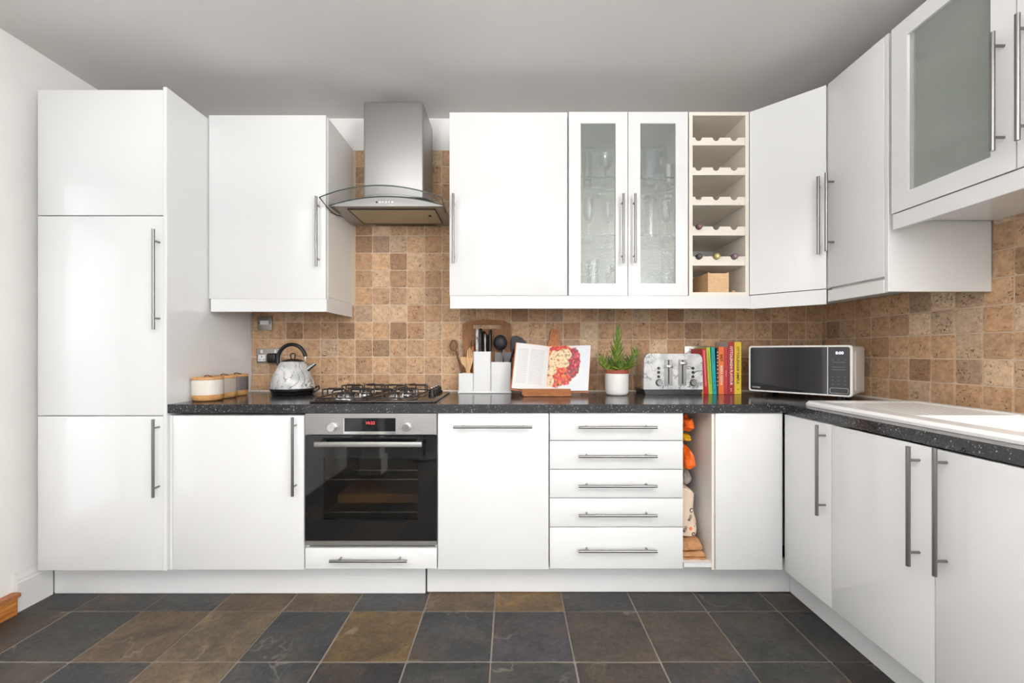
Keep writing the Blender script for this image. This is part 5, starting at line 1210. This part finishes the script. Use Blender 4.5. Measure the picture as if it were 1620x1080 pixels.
# ------------------------------------------------------------------ glassware behind the textured doors
def ware(name, label, cat, px, py0, py1, prof, m_, Y=2.34, zbase=None, extra=None):
    x = PX(px, Y); z0 = zbase; z1 = PZ(py0, Y); h = z1-z0
    t = thing(name, label, cat, (x, Y, z0), 0, 'glassware behind the glass doors')
    part('vessel', MB().lathe([(r_, z0+h*f) for r_, f in prof], (x, Y, 0), 20), m_, t)
    if extra: extra(t, x, Y, z0, h)
TUM = [(0.0, 0.0), (0.030, 0.0), (0.034, 1.0), (0.032, 0.99), (0.028, 0.06), (0.0, 0.05)]
TALL = [(0.0, 0), (0.026, 0), (0.028, 1.0), (0.026, 0.99), (0.024, 0.05), (0, 0.04)]
WINE = [(0.0, 0), (0.030, 0.0), (0.030, 0.02), (0.004, 0.05), (0.004, 0.42), (0.020, 0.50), (0.033, 0.68), (0.028, 1.0), (0.027, 1.0), (0.031, 0.68), (0.018, 0.51), (0.0, 0.46)]
COUPE = [(0.0, 0), (0.030, 0.0), (0.030, 0.02), (0.004, 0.05), (0.004, 0.5), (0.030, 0.62), (0.048, 1.0), (0.046, 1.0), (0.028, 0.64), (0.0, 0.56)]
GL = M['ware']; S2, S1, S0 = SH2+0.0035, SH1+0.0035, 1.442+0.0165
ware('highball_glass', 'tall clear glass on the top shelf, left glass door', 'glass', 929, 236, 281, TALL, GL, zbase=S2)
ware('coupe_glass', 'clear coupe glass on the top shelf, left glass door', 'glass', 958, 246, 281, COUPE, GL, zbase=S2)
ware('wine_glass', 'clear wine glass at left on the middle shelf, left glass door', 'glass', 931, 315, 372, WINE, GL, zbase=S1)
ware('wine_glass', 'clear wine glass at right on the middle shelf, left glass door', 'glass', 962, 318, 372, WINE, GL, zbase=S1)
ware('tumbler', 'clear tumbler on the bottom of the left glass door', 'glass', 938, 412, 448, TUM, GL, zbase=S0)
def sprigs(t, x, y, z0, h):
    mb = MB(); q = random.Random(2)
    for k in range(9):
        a = q.uniform(0, 6.28); r_ = q.uniform(0.006, 0.022); mb.tube([(x, y, z0+h*0.5), (x+r_*0.5*math.cos(a), y+r_*0.5*math.sin(a), z0+h*1.0), (x+r_*math.cos(a), y+r_*math.sin(a), z0+h*1.35)], [0.0015, 0.003, 0.001], 6)
    part('sprigs', mb, mat('dried_sprigs', srgb(92, 78, 72), 0.8), t)
ware('bud_vase', 'small pinkish vase with dark sprigs, bottom of left glass door', 'vase', 968, 432, 448, TUM, mat('pink_vase', srgb(186, 160, 148), 0.3), zbase=S0, extra=sprigs)
ware('patterned_jug', 'blue patterned glass jug on the top shelf, right glass door', 'jug', 1027, 240, 281, [(0.0, 0), (0.034, 0), (0.038, 0.5), (0.034, 0.9), (0.037, 1.0), (0.034, 0.99), (0.032, 0.9), (0.034, 0.5), (0, 0.05)], mat('blue_pattern_ware', srgb(150, 152, 178), 0.25), zbase=S2)
ware('wine_glass', 'clear wine glass on the top shelf, right glass door', 'glass', 1046, 234, 281, WINE, GL, zbase=S2, Y=2.40)
ware('steel_beaker', 'small steel beaker on the top shelf, right glass door', 'beaker', 1058.5, 263, 281, TUM, M['chrome'], zbase=S2, Y=2.30)
ware('storage_jar', 'clear jar with dark lid on the middle shelf, right glass door', 'jar', 1029, 318, 372, TUM, GL, zbase=S1, extra=lambda t, x, y, z0, h: part('lid', MB().lathe([(0.036, z0+h*1.005), (0.036, z0+h*1.12), (0, z0+h*1.13)], (x, y, 0), 20), M['blackmatte'], t))
ware('wine_glass', 'clear wine glass on the middle shelf, right glass door', 'glass', 1053, 315, 372, WINE, GL, zbase=S1)
ware('shot_glass', 'tiny clear glass on the bottom of the right glass door', 'glass', 1054, 432, 448, TUM, GL, zbase=S0)
for k, (y, r_, lab) in enumerate(((1.36, 0.135, 'large clear glass platter on the lower shelf of the high cabinet'), (1.06, 0.12, 'clear glass bowl on the lower shelf, far right high cabinet'))):
    t = thing('glass_platter', lab, 'platter', (1.655, y, RS1+0.0035), 0, 'glassware behind the glass doors')
    part('vessel', MB().lathe([(0.0, RS1+0.0037), (r_*0.6, RS1+0.0037), (r_*0.8, RS1+0.02), (r_, RS1+0.055), (r_*0.98, RS1+0.056), (r_*0.78, RS1+0.024), (r_*0.58, RS1+0.008), (0, RS1+0.008)], (1.655, y, 0), 28), mat('frosted_platter', (0.75, 0.77, 0.76), 0.2), t)

# ------------------------------------------------------------------ bags in the open slot
def crumple(c, r_, seed, amp=0.32, freq=14.0, sub=3, grow=None):
    mb = MB(); bmesh.ops.create_icosphere(mb.bm, subdivisions=sub, radius=1.0)
    for v in mb.bm.verts:
        d_ = v.co.normalized(); p = Vector((d_.x*r_[0], d_.y*r_[1], d_.z*r_[2]))
        n1 = noise.noise((p+Vector((seed*3.7, seed, 0)))*freq); n2 = noise.noise((p+Vector((0, seed*2.1, seed)))*freq*2.6)
        k = 1+amp*(abs(n1)*1.4-0.4)+amp*0.4*n2
        if grow: k *= grow(d_)
        v.co = Vector(c)+p*k
    for v in mb.bm.verts: v.co.x = max(sx0+0.003, min(sx1-0.003, v.co.x)); v.co.y = max(1.945, min(2.485, v.co.y))
    return mb
sx0, sx1 = x0s, x1s = PX(1081.4, YF)+0.005, PX(1130.5, YF)-0.0135
def slot(px, Y): return PX(px, Y)
def plas(n, c): 
    m = mat(n, c, 0.35); return m
zs_ = ZB0+0.0305
# folded paper bags on the floor of the slot
pm = paint('brown_paper', srgb(196, 146, 104), 0.15, 0.3)
for k, (z0, z1, y0, x_, lab) in enumerate(((zs_, zs_+0.012, 1.948, 0.0005, 'flat folded brown paper bag at the bottom of the open slot'), (zs_+0.0125, zs_+0.040, 1.952, 0.006, 'middle folded brown paper bag in the open slot'), (zs_+0.0405, zs_+0.085, 1.958, 0.014, 'topmost crumpled brown paper bag under the printed tote'))):
    mb = MB(); nx, nz_ = 10, 5
    poly = []
    q = random.Random(k+5)
    xr = sx1-0.003-x_*1.2
    pts = [(sx0+0.001, z0), (xr, z0+0.001), (xr-0.004, z0+(z1-z0)*0.5), (xr-0.012, z1), (sx0+0.05, z1-0.004), (sx0+0.001, z1-0.002)]
    mb.prism(pts, lambda p, qq: (p[0], (y0, 2.44)[qq], p[1]))
    bmesh.ops.triangulate(mb.bm, faces=[f for f in mb.bm.faces if len(f.verts) > 4]); bmesh.ops.subdivide_edges(mb.bm, edges=list(mb.bm.edges), cuts=4, use_grid_fill=True)
    for v in mb.bm.verts:
        c0 = v.co.copy(); top = (c0.z-z0)/(z1-z0)
        v.co.y += 0.010*noise.noise(c0*38); v.co.z += (0.010*noise.noise(c0*30+Vector((k, 0, 0)))-0.003)*top*(0.4 if k < 1 else 1.0); v.co.x = min(sx1-0.002, v.co.x+0.006*noise.noise(c0*33+Vector((9, k, 0)))) if c0.x > sx0+0.02 else c0.x
        v.co.z = max(z0, min(z1+0.0, v.co.z))
    t = thing('paper_bag', lab, 'bag', ((sx0+xr)/2, 2.2, z0), 0, 'folded paper bags'); part('bag', mb, pm, t, smooth=False)
    if k == 2:
        part('handle', MB().tube(smooth_path([(sx0+0.028, y0-0.004, z1-0.012), (sx0+0.036, y0-0.010, z0+0.012), (sx0+0.055, y0-0.010, z0+0.008), (sx0+0.072, y0-0.010, z0+0.018), (sx0+0.074, y0-0.004, z1-0.012)], 5), 0.0032, 6), pm, t)
# printed cream tote
zt0_, zt1_ = zs_+0.0915, PZ(772, 2.0)
tz_ = (zt0_+zt1_)/2; th_ = (zt1_-zt0_)/2
t = thing('tote_bag', 'cream cotton tote with black print stuffed in the open slot', 'bag', ((sx0+sx1)/2, 2.1, zt0_))
mb = MB(); rings = []
for k in range(17):
    f = k/16; zz = zt0_+(zt1_-zt0_)*f; ring = []
    xr = sx0+0.020+0.078*(1-0.22*f*f)+0.006*math.sin(f*8)-(0.035*sm(0.9, 1.0, f)); yd = 0.22*(1-0.3*f)
    for i in range(28):
        a = 2*math.pi*i/28; cx_ = (sx0+0.002+xr)/2; rx_ = (xr-sx0-0.002)/2
        ca, sa = math.cos(a), math.sin(a); p = Vector((cx_+rx_*math.copysign(abs(ca)**0.6, ca), 1.985+0.01*f+yd/2+yd/2*math.copysign(abs(sa)**0.6, sa), zz))
        p += Vector((0.003*noise.noise(p*30), 0.008*noise.noise(p*26+Vector((3, 3, 3))), 0)); ring.append(p)
    rings.append(ring)
mb.loft(rings); part('bag', mb, paint('cream_cotton', srgb(226, 206, 184), 0.1, 0.3), t, ang=70)
ty = 1.978
def tpos(px, py): return (PX(px, ty), ty, PZ(py, ty))
dd = Vector((-0.42, 0, -0.91)); uu = Vector((0.91, 0, -0.42))
text('tote_lettering', 'OXFAM', 0.018, tpos(1092.5, 820), dd, uu, BI, t, fit=0.030, bold=0.0004)
text('tote_lettering', 'OXFAM', 0.018, tpos(1085, 838), dd, uu, BI, t, fit=0.030, bold=0.0004)
from mathutils.bvhtree import BVHTree
tote_me = [c for c in t.children if c.name.startswith('bag')][0].data
tote_tree = BVHTree.FromPolygons([v.co.copy() for v in tote_me.vertices], [tuple(p.vertices) for p in tote_me.polygons])
def roundel(px, py, r_, m_, hole=None):
    c = tpos(px, py); mb = MB()
    if hole: mb.frame([(r_*math.cos(R(a)), r_*math.sin(R(a))) for a in range(0, 360, 20)], [(hole*math.cos(R(a)), hole*math.sin(R(a))) for a in range(0, 360, 20)], lambda p, q: (c[0]+p[0], c[1]+0.001*q, c[2]+p[1]))
    else: mb.cyl((c[0], c[1], c[2]), (c[0], c[1]+0.001, c[2]), r_, n=18)
    return part('tote_print', mb, m_, t, smooth=False)
roundel(1096.5, 809, 0.0105, BI); c = tpos(1096.5, 809)
text('tote_lettering', '8', 0.018, (c[0], c[1]-0.0005, c[2]), dd, uu, M['whiteink'], t, bold=0.0005)
roundel(1093.8, 837, 0.008, mat('orange_print', srgb(226, 122, 70), 0.7))
roundel(1098, 845.5, 0.0085, BI, 0.004)
roundel(1095.5, 854, 0.0075, mat('grey_print', (0.2, 0.2, 0.2), 0.7), 0.003)
mb = MB(); 
for (a, b, c_, d_) in ((1100, 833, 1104, 842), (1103, 829, 1104.5, 836), (1101.5, 842, 1104.5, 850)):
    p, q = tpos(a, b), tpos(c_, d_); mb.tube([p, q], 0.002, 6)
part('tote_print', mb, mat('rust_print', srgb(120, 62, 44), 0.7), t)
mb = MB(); c = tpos(1104, 786)
mb.tube([(c[0]+0.008*math.cos(R(a)), c[1]-0.001, c[2]+0.030*math.sin(R(a))) for a in range(70, 300, 15)], 0.0011, 6)
part('tote_print', mb, BI, t)
for ch in t.children:      # lay the print on the cloth
    if ch.name.startswith('tote_'):
        lift = 0.0016 if 'lettering' in ch.name else 0.0008
        for v in ch.data.vertices:
            h = tote_tree.ray_cast(Vector((v.co.x, -1.0, v.co.z)), Vector((0, 1, 0)))
            if h[0] is not None: v.co.y = h[0].y-lift
            else:
                h = tote_tree.find_nearest(v.co); v.co = h[0]-Vector((0, lift, 0))
# blue-grey bag behind it, clear bag, yellow and orange carrier bags above
def bag(label, px, py, rx, rz, col, seed, Y=2.03, ry=0.09, amp=0.55, freq=20.0, rough=0.35):
    c = (PX(px, Y), Y+0.04, PZ(py, Y)); mb = crumple(c, (rx, ry, rz), seed, amp, freq)
    return single('carrier_bag', mb, mat('film_'+label.split()[0], col, rough), label, 'bag', 'bags stuffed in the slot', smooth=False)
bag('pale blue bag tucked behind the printed tote', 1103, 826, 0.030, 0.055, srgb(150, 168, 182), 3, Y=2.26, ry=0.10)
bag('crumpled translucent grey bag above the tote', 1087, 757, 0.028, 0.032, srgb(168, 158, 152), 5, Y=2.05, ry=0.05)
bag('lower orange carrier bag stuffed in the open slot', 1084, 723, 0.036, 0.064, srgb(234, 104, 26), 8)
bag('crumpled yellow bag between the two orange bags', 1086, 692.5, 0.028, 0.018, srgb(232, 186, 40), 13, ry=0.07)
bag('upper orange carrier bag just below the worktop', 1084, 669, 0.038, 0.037, srgb(236, 100, 22), 21)
bag('dark green scrap of bag beside the upper orange bag', 1089, 664, 0.016, 0.020, srgb(84, 96, 46), 34, Y=2.18, ry=0.05)

# ------------------------------------------------------------------ wooden step by the left doorway
t = thing('wooden_step', 'varnished pine step at the doorway on the left wall', 'step', (-3.65, 1.35, 0.0))
part('riser', MB().box(-2.198, -2.166, 0.93, 1.855, 0.0012, 0.076, 0.001, 1), M['pine'], t, smooth=False)
part('tread', MB().prism([(-2.158, 0.925), (-2.158, 1.862), (-2.198, 1.862), (-2.198, 1.79), (-2.50, 1.79), (-2.50, 0.925)], lambda p, q: (p[0], p[1], (0.0765, 0.093)[q])), M['standwood'], t, smooth=False)
part('backing', MB().box(-2.50, -2.199, 0.93, 1.785, 0.0012, 0.076), M['pine'], t, smooth=False)
